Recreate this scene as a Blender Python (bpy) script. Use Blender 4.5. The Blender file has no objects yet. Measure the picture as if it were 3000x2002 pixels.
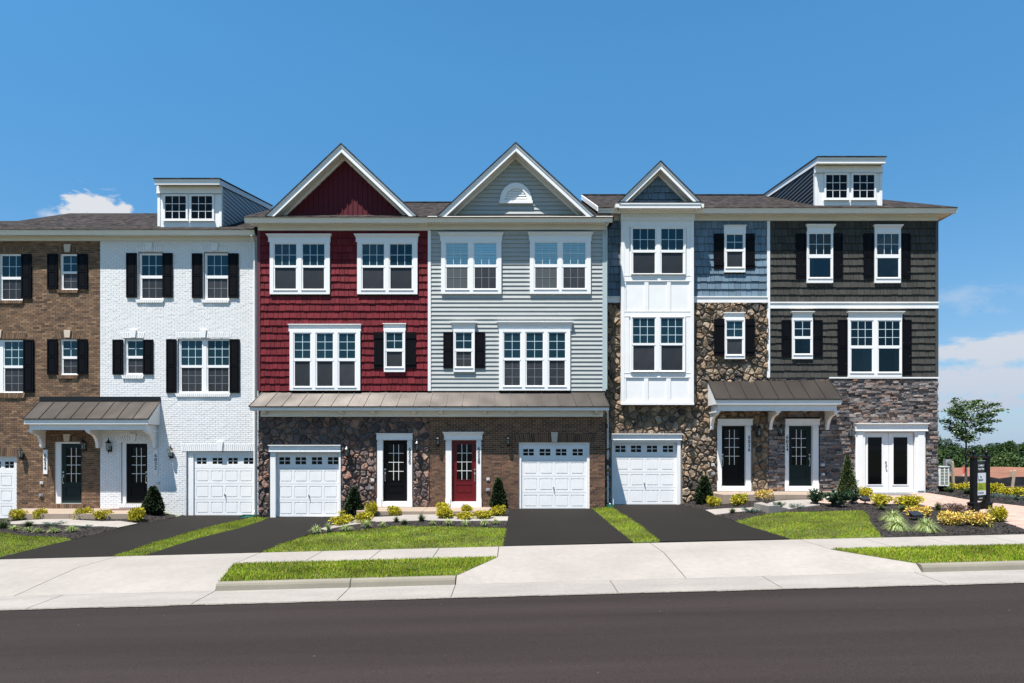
import bpy, bmesh, math, random
import numpy as np
from mathutils import Vector, Matrix
random.seed(7)
SC = bpy.context.scene
COL = SC.collection

# ---------------------------------------------------------------- camera, sun, sky
D, F, CX, HY, ZC = 23.7, 1800.0, 1500.0, 1320.0, 2.5   # facade distance, focal length (of 3000 px), axis, eye height
cam_d = bpy.data.cameras.new("camera"); cam = bpy.data.objects.new("camera", cam_d); COL.objects.link(cam)
cam.location = (0, -D, ZC); cam.rotation_euler = (math.pi/2, 0, 0)
cam_d.sensor_width = 36; cam_d.lens = F/3000*36; cam_d.shift_y = (HY-1001)/3000
cam_d.clip_start = .1; cam_d.clip_end = 6000
SC.camera = cam
SUNV = Vector((.75, 1, -3.3)).normalized()
sl = bpy.data.lights.new("sun", 'SUN'); sl.energy = 5.0; sl.angle = math.radians(.5); sl.color = (1, .965, .91)
so = bpy.data.objects.new("sun", sl); COL.objects.link(so)
so.rotation_euler = SUNV.to_track_quat('-Z', 'Y').to_euler(); so.location = (-8, -10, 40)
SC.view_settings.view_transform = 'Standard'; SC.view_settings.look = 'None'
SC.view_settings.gamma = 1; SC.view_settings.exposure = 1.12
SC.cycles.max_bounces = 6; SC.cycles.diffuse_bounces = 3; SC.cycles.glossy_bounces = 3
SC.cycles.transparent_max_bounces = 8

def world():
    w = bpy.data.worlds.new("World"); SC.world = w; w.use_nodes = True
    nt = w.node_tree; N = nt.nodes; L = nt.links
    N.clear()
    out = N.new('ShaderNodeOutputWorld'); bg = N.new('ShaderNodeBackground'); L.new(bg.outputs[0], out.inputs[0])
    sky = N.new('ShaderNodeTexSky'); sky.sky_type = 'NISHITA'; sky.sun_disc = False
    el = math.asin(-SUNV.z); sky.sun_elevation = el; sky.sun_rotation = math.atan2(-SUNV.x, -SUNV.y)
    sky.air_density = 1.0; sky.dust_density = 0.0; sky.ozone_density = 4.0; sky.altitude = 100
    bg.inputs[1].default_value = .076
    hs = N.new('ShaderNodeHueSaturation'); hs.inputs['Saturation'].default_value = SKY_SAT; hs.inputs['Value'].default_value = SKY_VAL
    tn = N.new('ShaderNodeVectorMath'); tn.operation = 'MULTIPLY'; L.new(sky.outputs[0], tn.inputs[0])
    # clearer, deeper air low down than the model's
    tg = N.new('ShaderNodeTexCoord'); sg = N.new('ShaderNodeSeparateXYZ'); L.new(tg.outputs['Generated'], sg.inputs[0])
    gr = N.new('ShaderNodeValToRGB'); L.new(sg.outputs[2], gr.inputs[0]); ge = gr.color_ramp.elements
    ge[0].position = .16; ge[0].color = (.58, .78, .84, 1); ge[1].position = .52; ge[1].color = (.93, 1.24, 1.20, 1)
    L.new(gr.outputs[0], tn.inputs[1])
    L.new(tn.outputs[0], hs.inputs['Color'])
    tc = N.new('ShaderNodeTexCoord')
    # clouds: noise on the sky sphere, gathered round a few directions
    def m(op, a, b=None, c=None, clamp=False):
        n = N.new('ShaderNodeMath'); n.operation = op; n.use_clamp = clamp
        for i, v in enumerate((a, b, c)):
            if v is None: continue
            if isinstance(v, (int, float)): n.inputs[i].default_value = v
            else: L.new(v, n.inputs[i])
        return n.outputs[0]
    sx = N.new('ShaderNodeSeparateXYZ'); L.new(tc.outputs['Generated'], sx.inputs[0])
    mp = N.new('ShaderNodeMapping'); mp.inputs['Scale'].default_value = (1, 1, 2.2); L.new(tc.outputs['Generated'], mp.inputs[0])
    def noise(scale, detail, dist=0, rough=.55):
        n = N.new('ShaderNodeTexNoise'); n.inputs['Scale'].default_value = scale; n.inputs['Detail'].default_value = detail
        n.inputs['Distortion'].default_value = dist; n.inputs['Roughness'].default_value = rough
        L.new(mp.outputs[0], n.inputs['Vector']); return n.outputs['Fac']
    n1 = noise(9, 9, .2, .6); n2 = noise(22, 8, .3, .6)
    total = None
    # (azimuth as x/y, elevation as z/y, half width, half height, strength, which noise)
    for (u, v, a, b, s, nn, th) in CLOUDS:
        ln = math.sqrt(u*u+1+v*v); dx, dy, dz = u/ln, 1/ln, v/ln
        ex = m('DIVIDE', m('SUBTRACT', sx.outputs[0], dx), a); ez = m('DIVIDE', m('SUBTRACT', sx.outputs[2], dz), b)
        yy = m('GREATER_THAN', sx.outputs[1], 0.0)
        r = m('SQRT', m('ADD', m('MULTIPLY', ex, ex), m('MULTIPLY', ez, ez)))
        k = m('MULTIPLY', m('SUBTRACT', 1.0, r, clamp=True), 1.0)
        val = m('ADD', m('MULTIPLY', k, .55), m('SUBTRACT', n1 if nn == 1 else n2, .5))
        c = m('MULTIPLY', m('MULTIPLY', m('MULTIPLY', m('SUBTRACT', val, th), s, clamp=True), m('MULTIPLY', k, 3.0, clamp=True)), yy)
        total = c if total is None else m('MAXIMUM', total, c)
    # fair weather clouds over the rest of the sky, on the street side (seen in the window glass)
    south = m('MULTIPLY', m('MULTIPLY', m('SUBTRACT', n1, .53), 5.0, clamp=True), m('MULTIPLY', m('MULTIPLY', sx.outputs[1], -3.0, clamp=True), .75))
    total = m('MAXIMUM', total, south)
    mx = N.new('ShaderNodeMix'); mx.data_type = 'RGBA'
    L.new(total, mx.inputs['Factor']); L.new(hs.outputs[0], mx.inputs[6]); mx.inputs[7].default_value = CLOUD_COL
    # milky band towards the horizon
    hz = m('POWER', m('SUBTRACT', 1.0, m('ABSOLUTE', sx.outputs[2]), clamp=True), 7.0)
    mh = N.new('ShaderNodeMix'); mh.data_type = 'RGBA'
    L.new(m('MULTIPLY', hz, HAZE_K), mh.inputs['Factor']); L.new(mx.outputs[2], mh.inputs[6]); mh.inputs[7].default_value = HAZE_COL
    L.new(mh.outputs[2], bg.inputs[0])
SKY_SAT, SKY_VAL, HAZE_K = 1.12, 1.0, 1.0
HAZE_COL = (2.6, 3.25, 4.3, 1); CLOUD_COL = (4.6, 4.75, 5.0, 1)
def uv(px, py): return (px-CX)/F, (HY-py)/F
CLOUDS = []
for (px, py, a, b, s, nn, th) in [(300, 616, .050, .036, 9, 2, .17), (228, 614, .030, .028, 10, 2, .22), (362, 618, .022, .022, 9, 2, .2), (150, 632, .05, .012, 2, 2, .3),
                                  (2900, 1120, .15, .040, 6.0, 2, .19), (2800, 1035, .10, .028, 5.0, 2, .20), (2980, 1030, .10, .035, 5.0, 2, .17), (2790, 1090, .08, .025, 5.0, 2, .20),
                                  (2860, 1185, .08, .018, 6, 2, .18), (2800, 880, .14, .04, 1.0, 2, .3), (2780, 1170, .05, .018, 3, 2, .25),
                                  (2930, 1230, .10, .02, 1.5, 2, .28)]:
    u, v = uv(px, py); CLOUDS.append((u, v, a, b, s, nn, th))
world()

# ---------------------------------------------------------------- materials
MATS = {}
def mat(name, col, rough=.6, metal=0., spec=.5, ramp=None, isl=0., noise=None, bump=None, stretch=(1, 1, 1), ior=1.5, coat=0., noise2=None, rand_obj=0.):
    """ramp: colours picked per loose piece; isl: value spread per piece; noise=(scale, amount, detail); bump=(scale, strength, distance)"""
    if name in MATS: return MATS[name]
    M = bpy.data.materials.new(name); M.use_nodes = True; MATS[name] = M
    nt = M.node_tree; N = nt.nodes; L = nt.links; b = N['Principled BSDF']
    b.inputs['Roughness'].default_value = rough; b.inputs['Metallic'].default_value = metal
    b.inputs['Specular IOR Level'].default_value = spec; b.inputs['IOR'].default_value = ior
    b.inputs['Coat Weight'].default_value = coat
    tc = N.new('ShaderNodeTexCoord'); mp = N.new('ShaderNodeMapping'); mp.inputs['Scale'].default_value = stretch
    L.new(tc.outputs['Object'], mp.inputs[0])
    geo = N.new('ShaderNodeNewGeometry')
    rgb = N.new('ShaderNodeRGB'); rgb.outputs[0].default_value = (*col, 1); c = rgb.outputs[0]
    if ramp:
        cr = N.new('ShaderNodeValToRGB'); el = cr.color_ramp.elements; cr.color_ramp.interpolation = 'LINEAR'
        while len(el) < len(ramp): el.new(.5)
        for i, rc in enumerate(ramp): el[i].position = i/(len(ramp)-1); el[i].color = (*rc, 1)
        L.new(geo.outputs['Random Per Island'], cr.inputs[0]); c = cr.outputs[0]
    def mul(c, fac_socket, lo, hi):
        mr = N.new('ShaderNodeMapRange'); L.new(fac_socket, mr.inputs[0]); mr.inputs[3].default_value = lo; mr.inputs[4].default_value = hi
        v = N.new('ShaderNodeVectorMath'); v.operation = 'SCALE'; L.new(c, v.inputs[0]); L.new(mr.outputs[0], v.inputs['Scale']); return v.outputs[0]
    if isl:
        wn = N.new('ShaderNodeTexWhiteNoise'); wn.noise_dimensions = '1D'; L.new(geo.outputs['Random Per Island'], wn.inputs['W'])
        c = mul(c, wn.outputs['Value'], 1-isl, 1+isl)
    for nz in (noise, noise2):
        if nz:
            n = N.new('ShaderNodeTexNoise'); n.inputs['Scale'].default_value = nz[0]; n.inputs['Detail'].default_value = nz[2] if len(nz) > 2 else 4
            L.new(mp.outputs[0] if nz is noise else tc.outputs['Object'], n.inputs['Vector'])
            mr = N.new('ShaderNodeMapRange'); L.new(n.outputs['Fac'], mr.inputs[0]); mr.inputs[1].default_value = .3; mr.inputs[2].default_value = .7
            c = mul(c, mr.outputs[0], 1-nz[1], 1+nz[1])
    if rand_obj:
        oi = N.new('ShaderNodeObjectInfo'); c = mul(c, oi.outputs['Random'], 1-rand_obj, 1+rand_obj)
    L.new(c, b.inputs['Base Color'])
    if bump:
        n = N.new('ShaderNodeTexNoise'); n.inputs['Scale'].default_value = bump[0]; n.inputs['Detail'].default_value = bump[3] if len(bump) > 3 else 4
        L.new(mp.outputs[0], n.inputs['Vector'])
        bp = N.new('ShaderNodeBump'); bp.inputs['Strength'].default_value = bump[1]; bp.inputs['Distance'].default_value = bump[2]
        L.new(n.outputs['Fac'], bp.inputs['Height']); L.new(bp.outputs[0], b.inputs['Normal'])
    return M

WHITE = mat('white_paint', (.725, .71, .69), .45, noise=(3, .03), bump=(60, .12, .004))
CREAM = mat('cream_aluminium', (.68, .655, .60), .4, noise=(2, .03))
VINYL = mat('white_vinyl', (.74, .725, .705), .35)
SOFFIT = mat('soffit_vinyl', (.69, .65, .59), .5)
BLACKP = mat('black_shutter_paint', (.0028, .0028, .004), .5, spec=.10, bump=(120, .1, .002))
BLACKM = mat('black_metal', (.012, .012, .013), .35, .3)
CHROME = mat('satin_nickel', (.6, .58, .54), .3, 1.)
GREYM = mat('grey_metal', (.28, .29, .3), .45, .2)
BRICK_B = mat('brown_brick', (.3, .2, .12), .85, ramp=[(.060, .034, .020), (.135, .076, .042), (.17, .096, .052), (.085, .050, .031), (.22, .134, .075), (.14, .070, .037)], isl=.18, noise=(26, .16), bump=(70, .5, .01))
MORTAR_B = mat('tan_mortar', (.34, .24, .14), .9, noise=(30, .15), bump=(90, .4, .006))
BRICK_W = mat('white_painted_brick', (.70, .69, .675), .55, isl=.035, noise=(20, .04), bump=(50, .6, .008))
MORTAR_W = mat('white_painted_mortar', (.61, .60, .59), .7)
BRICK_D = mat('dark_brick', (.1, .06, .045), .85, ramp=[(.042, .021, .014), (.105, .050, .029), (.15, .074, .042), (.070, .036, .023), (.18, .095, .052)], isl=.15, noise=(26, .15), bump=(70, .5, .01))
MORTAR_D = mat('buff_mortar', (.52, .39, .24), .9, noise=(30, .15), bump=(90, .4, .006))
STONE1 = mat('maroon_field_stone', (.1, .08, .08), .85, ramp=[(.048, .036, .038), (.098, .070, .064), (.24, .125, .085), (.066, .050, .052), (.155, .108, .092), (.034, .028, .032), (.28, .165, .115), (.080, .060, .058)], isl=.12, noise=(14, .22), bump=(18, .9, .03, 6))
STONE2 = mat('tan_field_stone', (.2, .15, .1), .85, ramp=[(.15, .10, .062), (.24, .17, .11), (.085, .062, .046), (.28, .19, .115), (.040, .034, .031), (.18, .135, .095), (.31, .235, .165), (.12, .086, .062)], isl=.12, noise=(14, .22), bump=(18, .9, .03, 6))
MORTAR1 = mat('grey_stone_mortar', (.16, .14, .115), .9, noise=(20, .2), bump=(60, .5, .01))
MORTAR2 = mat('tan_stone_mortar', (.22, .175, .125), .9, noise=(20, .2), bump=(60, .5, .01))
LEDGE = mat('ledge_stone', (.15, .12, .11), .85, ramp=[(.055, .052, .053), (.14, .12, .115), (.22, .155, .125), (.095, .085, .085), (.20, .18, .17), (.24, .13, .08), (.045, .042, .046), (.16, .145, .14), (.31, .26, .23), (.11, .10, .10)], isl=.22, noise=(18, .32), bump=(22, 1, .03, 6))
LEDGE_BACK = mat('ledge_joint', (.03, .027, .025), .9)
SHAKE_RED = mat('red_shake', (.125, .014, .019), .65, spec=.12, isl=.20, noise=(14, .2, 6), stretch=(5, 5, .6), bump=(30, .35, .008))
SHAKE_BLUE = mat('blue_shake', (.115, .168, .215), .6, spec=.15, isl=.16, noise=(14, .16, 6), stretch=(5, 5, .6), bump=(30, .35, .008))
SHAKE_DARK = mat('charcoal_shake', (.050, .0485, .0425), .7, spec=.12, isl=.17, noise=(14, .2, 6), stretch=(5, 5, .6), bump=(30, .35, .008))
SHAKE_BACK = mat('shake_backing', (.006, .005, .005), .9)
BB_RED = mat('red_board_batten', (.085, .010, .015), .6, spec=.15, noise=(6, .06))
TRIM_RED = mat('dark_red_trim', (.10, .012, .018), .55)
LAP_GREY = mat('grey_lap_siding', (.345, .355, .342), .5, spec=.25, noise=(3, .03))
LAP_DARK = mat('charcoal_lap_siding', (.035, .036, .04), .5)
TRIM_GREY = mat('grey_trim', (.36, .42, .42), .5)
TRIM_DARK = mat('charcoal_trim', (.05, .05, .045), .5)
BODY = mat('house_wrap_siding', (.35, .35, .33), .7)
SHINGLE_EDGE = mat('shingle_edge', (.02, .018, .018), .9)
METALR = mat('bronze_standing_seam_metal', (.043, .036, .031), .42, .35, spec=.25, bump=(.9, .5, .10, 1), noise=(1.2, .10, 2))
SEAM = mat('bronze_seam', (.03, .026, .025), .4, .5)
KEYST = mat('limestone', (.50, .42, .33), .8, noise=(9, .1))
DOOR_BLACK = mat('black_door_paint', (.003, .003, .004), .4, spec=.12)
DOOR_GREEN = mat('dark_green_door_paint', (.013, .024, .023), .45, spec=.15)
DOOR_RED = mat('red_door_paint', (.10, .005, .008), .35, spec=.3)
GLASS_DK = mat('dark_glass', (.002, .0025, .003), .04, ior=1.30, spec=.4)
SCREEN = mat('window_screen', (.020, .020, .023), .45, noise=(1.5, .5, 3), spec=.45, rand_obj=.45)
MUNT_LO = mat('muntin_behind_screen', (.16, .17, .18), .5)
MUNT_UP = mat('pale_muntin', (.55, .66, .70), .4)
NUMBER = mat('number_metal', (.05, .05, .055), .5)
UNLIT_ROOM = mat('unlit_room_dark', (.010, .014, .017), .9)  # near-black colour painted in for the shade of unlit rooms
BLIND = mat('blind_fabric', (.72, .93, .94), .7)
CONC = mat('concrete', (.247, .224, .202), .85, spec=.2, noise=(.55, .10, 9), noise2=(7, .055), bump=(120, .25, .004))
CONC_G = mat('gutter_concrete', (.22, .20, .18), .88, noise=(1.4, .12, 7), noise2=(14, .07), stretch=(.4, 1.6, 1), bump=(90, .3, .006))
CONC_K = mat('kerb_concrete', (.175, .158, .122), .9, noise=(1.2, .08, 7), noise2=(20, .05), bump=(90, .3, .006))
CONC_P = mat('porch_concrete', (.26, .200, .150), .85, noise=(1.5, .07, 6), noise2=(12, .05), bump=(100, .25, .004))
JOINT = mat('joint_dirt', (.10, .085, .07), .95)
ASPH = mat('road_asphalt', (.0245, .0187, .0172), .9, spec=.12, noise=(.9, .22, 9), noise2=(45, .28, 4), stretch=(.07, 1.2, 1), bump=(170, .55, .008))
ASPH2 = mat('driveway_asphalt', (.0135, .0120, .0102), .9, spec=.12, noise=(.5, .07, 4), noise2=(150, .25, 2), bump=(170, .5, .008))
SOIL = mat('lawn_soil', (.055, .062, .016), .95, noise=(3, .3))
EARTH = mat('earth', (.075, .085, .035), .95, noise=(.6, .3))
MULCHB = mat('mulch_base', (.016, .012, .010), .95, noise=(30, .5), bump=(45, 1, .03))
MULCHC = mat('mulch_chip', (.02, .015, .012), .9, ramp=[(.010, .008, .007), (.03, .021, .017), (.018, .013, .011), (.045, .033, .027)], isl=.3)
GRASS = mat('grass_blade', (.1, .2, .02), .75, spec=.08, ramp=[(.075, .175, .004), (.18, .255, .008), (.105, .225, .005), (.27, .265, .025), (.135, .24, .006), (.38, .27, .085), (.085, .205, .005)], noise=(1.1, .42, 6))
YLEAF = mat('golden_leaf', (.6, .5, .03), .6, spec=.15, ramp=[(.40, .34, .012), (.60, .48, .02), (.14, .17, .014), (.52, .43, .02), (.26, .27, .014), (.66, .56, .07), (.09, .12, .012), (.46, .28, .04)], isl=.12)
OLEAF = mat('orange_gold_leaf', (.6, .4, .08), .6, spec=.15, ramp=[(.62, .42, .06), (.75, .55, .10), (.40, .34, .04), (.66, .30, .12), (.78, .62, .16), (.20, .25, .03), (.70, .42, .18)], isl=.12)
CLEAF = mat('dark_conifer_leaf', (.02, .035, .015), .6, spec=.2, ramp=[(.012, .024, .010), (.028, .045, .016), (.018, .032, .014), (.045, .062, .022)], isl=.2)
SLEAF = mat('spruce_leaf', (.04, .07, .02), .6, ramp=[(.025, .045, .012), (.06, .09, .022), (.04, .065, .016), (.085, .115, .032)], isl=.2)
LLEAF = mat('laurel_leaf', (.02, .05, .02), .35, ramp=[(.010, .026, .010), (.022, .048, .018), (.015, .035, .014), (.05, .085, .035)], isl=.2)
JLEAF = mat('juniper_leaf', (.05, .1, .07), .6, ramp=[(.03, .065, .048), (.06, .11, .085), (.10, .17, .13), (.04, .08, .055)], isl=.2)
BLEAF = mat('barberry_leaf', (.08, .04, .03), .6, ramp=[(.05, .022, .022), (.12, .062, .045), (.08, .035, .03), (.19, .11, .075)], isl=.2)
VBLADE = mat('variegated_blade', (.4, .5, .1), .5, ramp=[(.17, .24, .05), (.36, .42, .14), (.08, .15, .03), (.46, .50, .22), (.22, .29, .07)], isl=.15)
DBLADE = mat('dark_blade', (.05, .09, .02), .55, ramp=[(.03, .055, .014), (.075, .11, .03), (.05, .08, .02), (.12, .15, .05)], isl=.2)
TLEAF = mat('street_tree_leaf', (.05, .11, .03), .45, ramp=[(.018, .042, .010), (.055, .11, .022), (.035, .075, .016), (.10, .17, .04)], isl=.2)
FLEAF = mat('woodland_leaf', (.04, .08, .02), .6, spec=.12, ramp=[(.016, .034, .010), (.042, .078, .020), (.028, .052, .015), (.07, .115, .03)], isl=.25)
FLEAF2 = mat('pale_woodland_leaf', (.07, .12, .03), .6, spec=.12, ramp=[(.045, .075, .022), (.085, .13, .036), (.06, .095, .028), (.11, .155, .05)], isl=.25)
FLEAF3 = mat('blue_green_woodland_leaf', (.04, .07, .03), .6, spec=.12, ramp=[(.012, .028, .012), (.034, .062, .024), (.022, .042, .018), (.055, .09, .035)], isl=.25)
BARK = mat('bark', (.09, .07, .055), .9, noise=(12, .3), bump=(30, .6, .01))
STAKE = mat('weathered_wood', (.36, .27, .19), .8, noise=(6, .2), stretch=(4, 4, .6))
DIRT = mat('red_dirt', (.19, .078, .042), .95, noise=(.8, .25, 8), noise2=(5, .15), bump=(2.2, 1, .25, 8))
SILT = mat('black_silt_fabric', (.008, .008, .010), .6, bump=(3, .6, .05))
PAVER = None
GREEN_PL = mat('green_plastic', (.01, .085, .055), .5)
RED_PL = mat('pink_paint', (.75, .08, .10), .6)
AC_W = mat('beige_metal', (.66, .67, .60), .45)
MAT_RED = mat('doormat_fibre', (.12, .05, .035), .95, noise=(20, .4))
MAT_GREY = mat('grey_doormat_fibre', (.13, .125, .13), .95, noise=(20, .3))
SIGN_BK = mat('sign_black', (.004, .0045, .006), .35, spec=.25)
SIGN_WH = mat('sign_white', (.72, .76, .80), .4)
SIGN_LM = mat('sign_lime', (.33, .40, .015), .4)
DARKTXT = mat('sign_dark_text', (.02, .03, .04), .5)

def glass_mat(name, tint, ior, base, wav=.03):
    M = bpy.data.materials.new(name); M.use_nodes = True; nt = M.node_tree; N = nt.nodes; L = nt.links; N.clear()
    out = N.new('ShaderNodeOutputMaterial'); mx = N.new('ShaderNodeMixShader'); fr = N.new('ShaderNodeFresnel'); fr.inputs[0].default_value = ior
    gl = N.new('ShaderNodeBsdfGlossy'); gl.inputs['Roughness'].default_value = .015; gl.inputs['Color'].default_value = (*tint, 1)
    if base is None:
        b = N.new('ShaderNodeBsdfTransparent'); b.inputs[0].default_value = (.42, .48, .50, 1)
    else:
        b = N.new('ShaderNodeBsdfDiffuse'); b.inputs[0].default_value = (*base, 1)
    n = N.new('ShaderNodeTexNoise'); n.inputs['Scale'].default_value = 1.3; n.inputs['Detail'].default_value = 1
    tc = N.new('ShaderNodeTexCoord'); L.new(tc.outputs['Object'], n.inputs['Vector'])
    bp = N.new('ShaderNodeBump'); bp.inputs['Strength'].default_value = .25; bp.inputs['Distance'].default_value = wav
    L.new(n.outputs['Fac'], bp.inputs['Height']); L.new(bp.outputs[0], gl.inputs['Normal'])
    oi = N.new('ShaderNodeObjectInfo'); mr = N.new('ShaderNodeMapRange'); L.new(oi.outputs['Random'], mr.inputs[0]); mr.inputs[3].default_value = .62; mr.inputs[4].default_value = 1.12
    sc_ = N.new('ShaderNodeVectorMath'); sc_.operation = 'SCALE'; sc_.inputs[0].default_value = tint; L.new(mr.outputs[0], sc_.inputs['Scale']); L.new(sc_.outputs[0], gl.inputs['Color'])
    L.new(fr.outputs[0], mx.inputs[0]); L.new(b.outputs[0], mx.inputs[1]); L.new(gl.outputs[0], mx.inputs[2]); L.new(mx.outputs[0], out.inputs[0])
    MATS[name] = M; return M
GLASS_UP = glass_mat('window_glass', (.62, .92, 1), 1.62, (.006, .020, .026))
GLASS_CLR = glass_mat('clear_window_glass', (.72, .95, 1), 1.55, None)
GLASS_BLIND = glass_mat('glass_over_blind', (.7, .9, 1), 1.4, None)
GLASS_BLIND.node_tree.nodes['Transparent BSDF'].inputs[0].default_value = (.95, .98, 1, 1)
LAMPG = glass_mat('lantern_glass', (1, 1, 1), 1.35, None)
LAMPG.node_tree.nodes['Transparent BSDF'].inputs[0].default_value = (.85, .86, .84, 1)

def shingle_mat():
    M = mat('asphalt_shingles', (.1, .08, .07), .95, spec=.08)
    nt = M.node_tree; N = nt.nodes; L = nt.links; b = N['Principled BSDF']
    tc = N.new('ShaderNodeTexCoord'); br = N.new('ShaderNodeTexBrick'); L.new(tc.outputs['Object'], br.inputs['Vector'])
    br.inputs['Scale'].default_value = 1; br.inputs['Brick Width'].default_value = .22; br.inputs['Row Height'].default_value = .13
    br.inputs['Mortar Size'].default_value = .006; br.inputs['Mortar Smooth'].default_value = .3
    br.inputs['Color1'].default_value = (.014, .012, .0115, 1); br.inputs['Color2'].default_value = (.052, .043, .040, 1); br.inputs['Mortar'].default_value = (.02, .018, .018, 1)
    n = N.new('ShaderNodeTexNoise'); n.inputs['Scale'].default_value = 5; n.inputs['Detail'].default_value = 6; L.new(tc.outputs['Object'], n.inputs['Vector'])
    mr = N.new('ShaderNodeMapRange'); L.new(n.outputs['Fac'], mr.inputs[0]); mr.inputs[1].default_value = .3; mr.inputs[2].default_value = .7; mr.inputs[3].default_value = .65; mr.inputs[4].default_value = 1.35
    v = N.new('ShaderNodeVectorMath'); v.operation = 'SCALE'; L.new(br.outputs['Color'], v.inputs[0]); L.new(mr.outputs[0], v.inputs['Scale'])
    L.new(v.outputs[0], b.inputs['Base Color'])
    bp = N.new('ShaderNodeBump'); bp.inputs['Strength'].default_value = .8; bp.inputs['Distance'].default_value = .02
    L.new(br.outputs['Fac'], bp.inputs['Height']); bp.invert = True; L.new(bp.outputs[0], b.inputs['Normal'])
    return M
SHINGLE = shingle_mat()
def paver_mat():
    M = mat('brick_pavers', (.4, .3, .25), .9)
    nt = M.node_tree; N = nt.nodes; L = nt.links; b = N['Principled BSDF']
    tc = N.new('ShaderNodeTexCoord'); br = N.new('ShaderNodeTexBrick'); L.new(tc.outputs['Object'], br.inputs['Vector'])
    br.inputs['Scale'].default_value = 1; br.inputs['Brick Width'].default_value = .22; br.inputs['Row Height'].default_value = .11
    br.inputs['Mortar Size'].default_value = .004
    br.inputs['Color1'].default_value = (.27, .18, .145, 1); br.inputs['Color2'].default_value = (.36, .255, .205, 1); br.inputs['Mortar'].default_value = (.2, .15, .12, 1)
    n = N.new('ShaderNodeTexNoise'); n.inputs['Scale'].default_value = 1.2; n.inputs['Detail'].default_value = 6; L.new(tc.outputs['Object'], n.inputs['Vector'])
    mr = N.new('ShaderNodeMapRange'); L.new(n.outputs['Fac'], mr.inputs[0]); mr.inputs[1].default_value = .3; mr.inputs[2].default_value = .7; mr.inputs[3].default_value = .88; mr.inputs[4].default_value = 1.1
    v = N.new('ShaderNodeVectorMath'); v.operation = 'SCALE'; L.new(br.outputs['Color'], v.inputs[0]); L.new(mr.outputs[0], v.inputs['Scale'])
    L.new(v.outputs[0], b.inputs['Base Color'])
    return M
PAVER = paver_mat()

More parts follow.
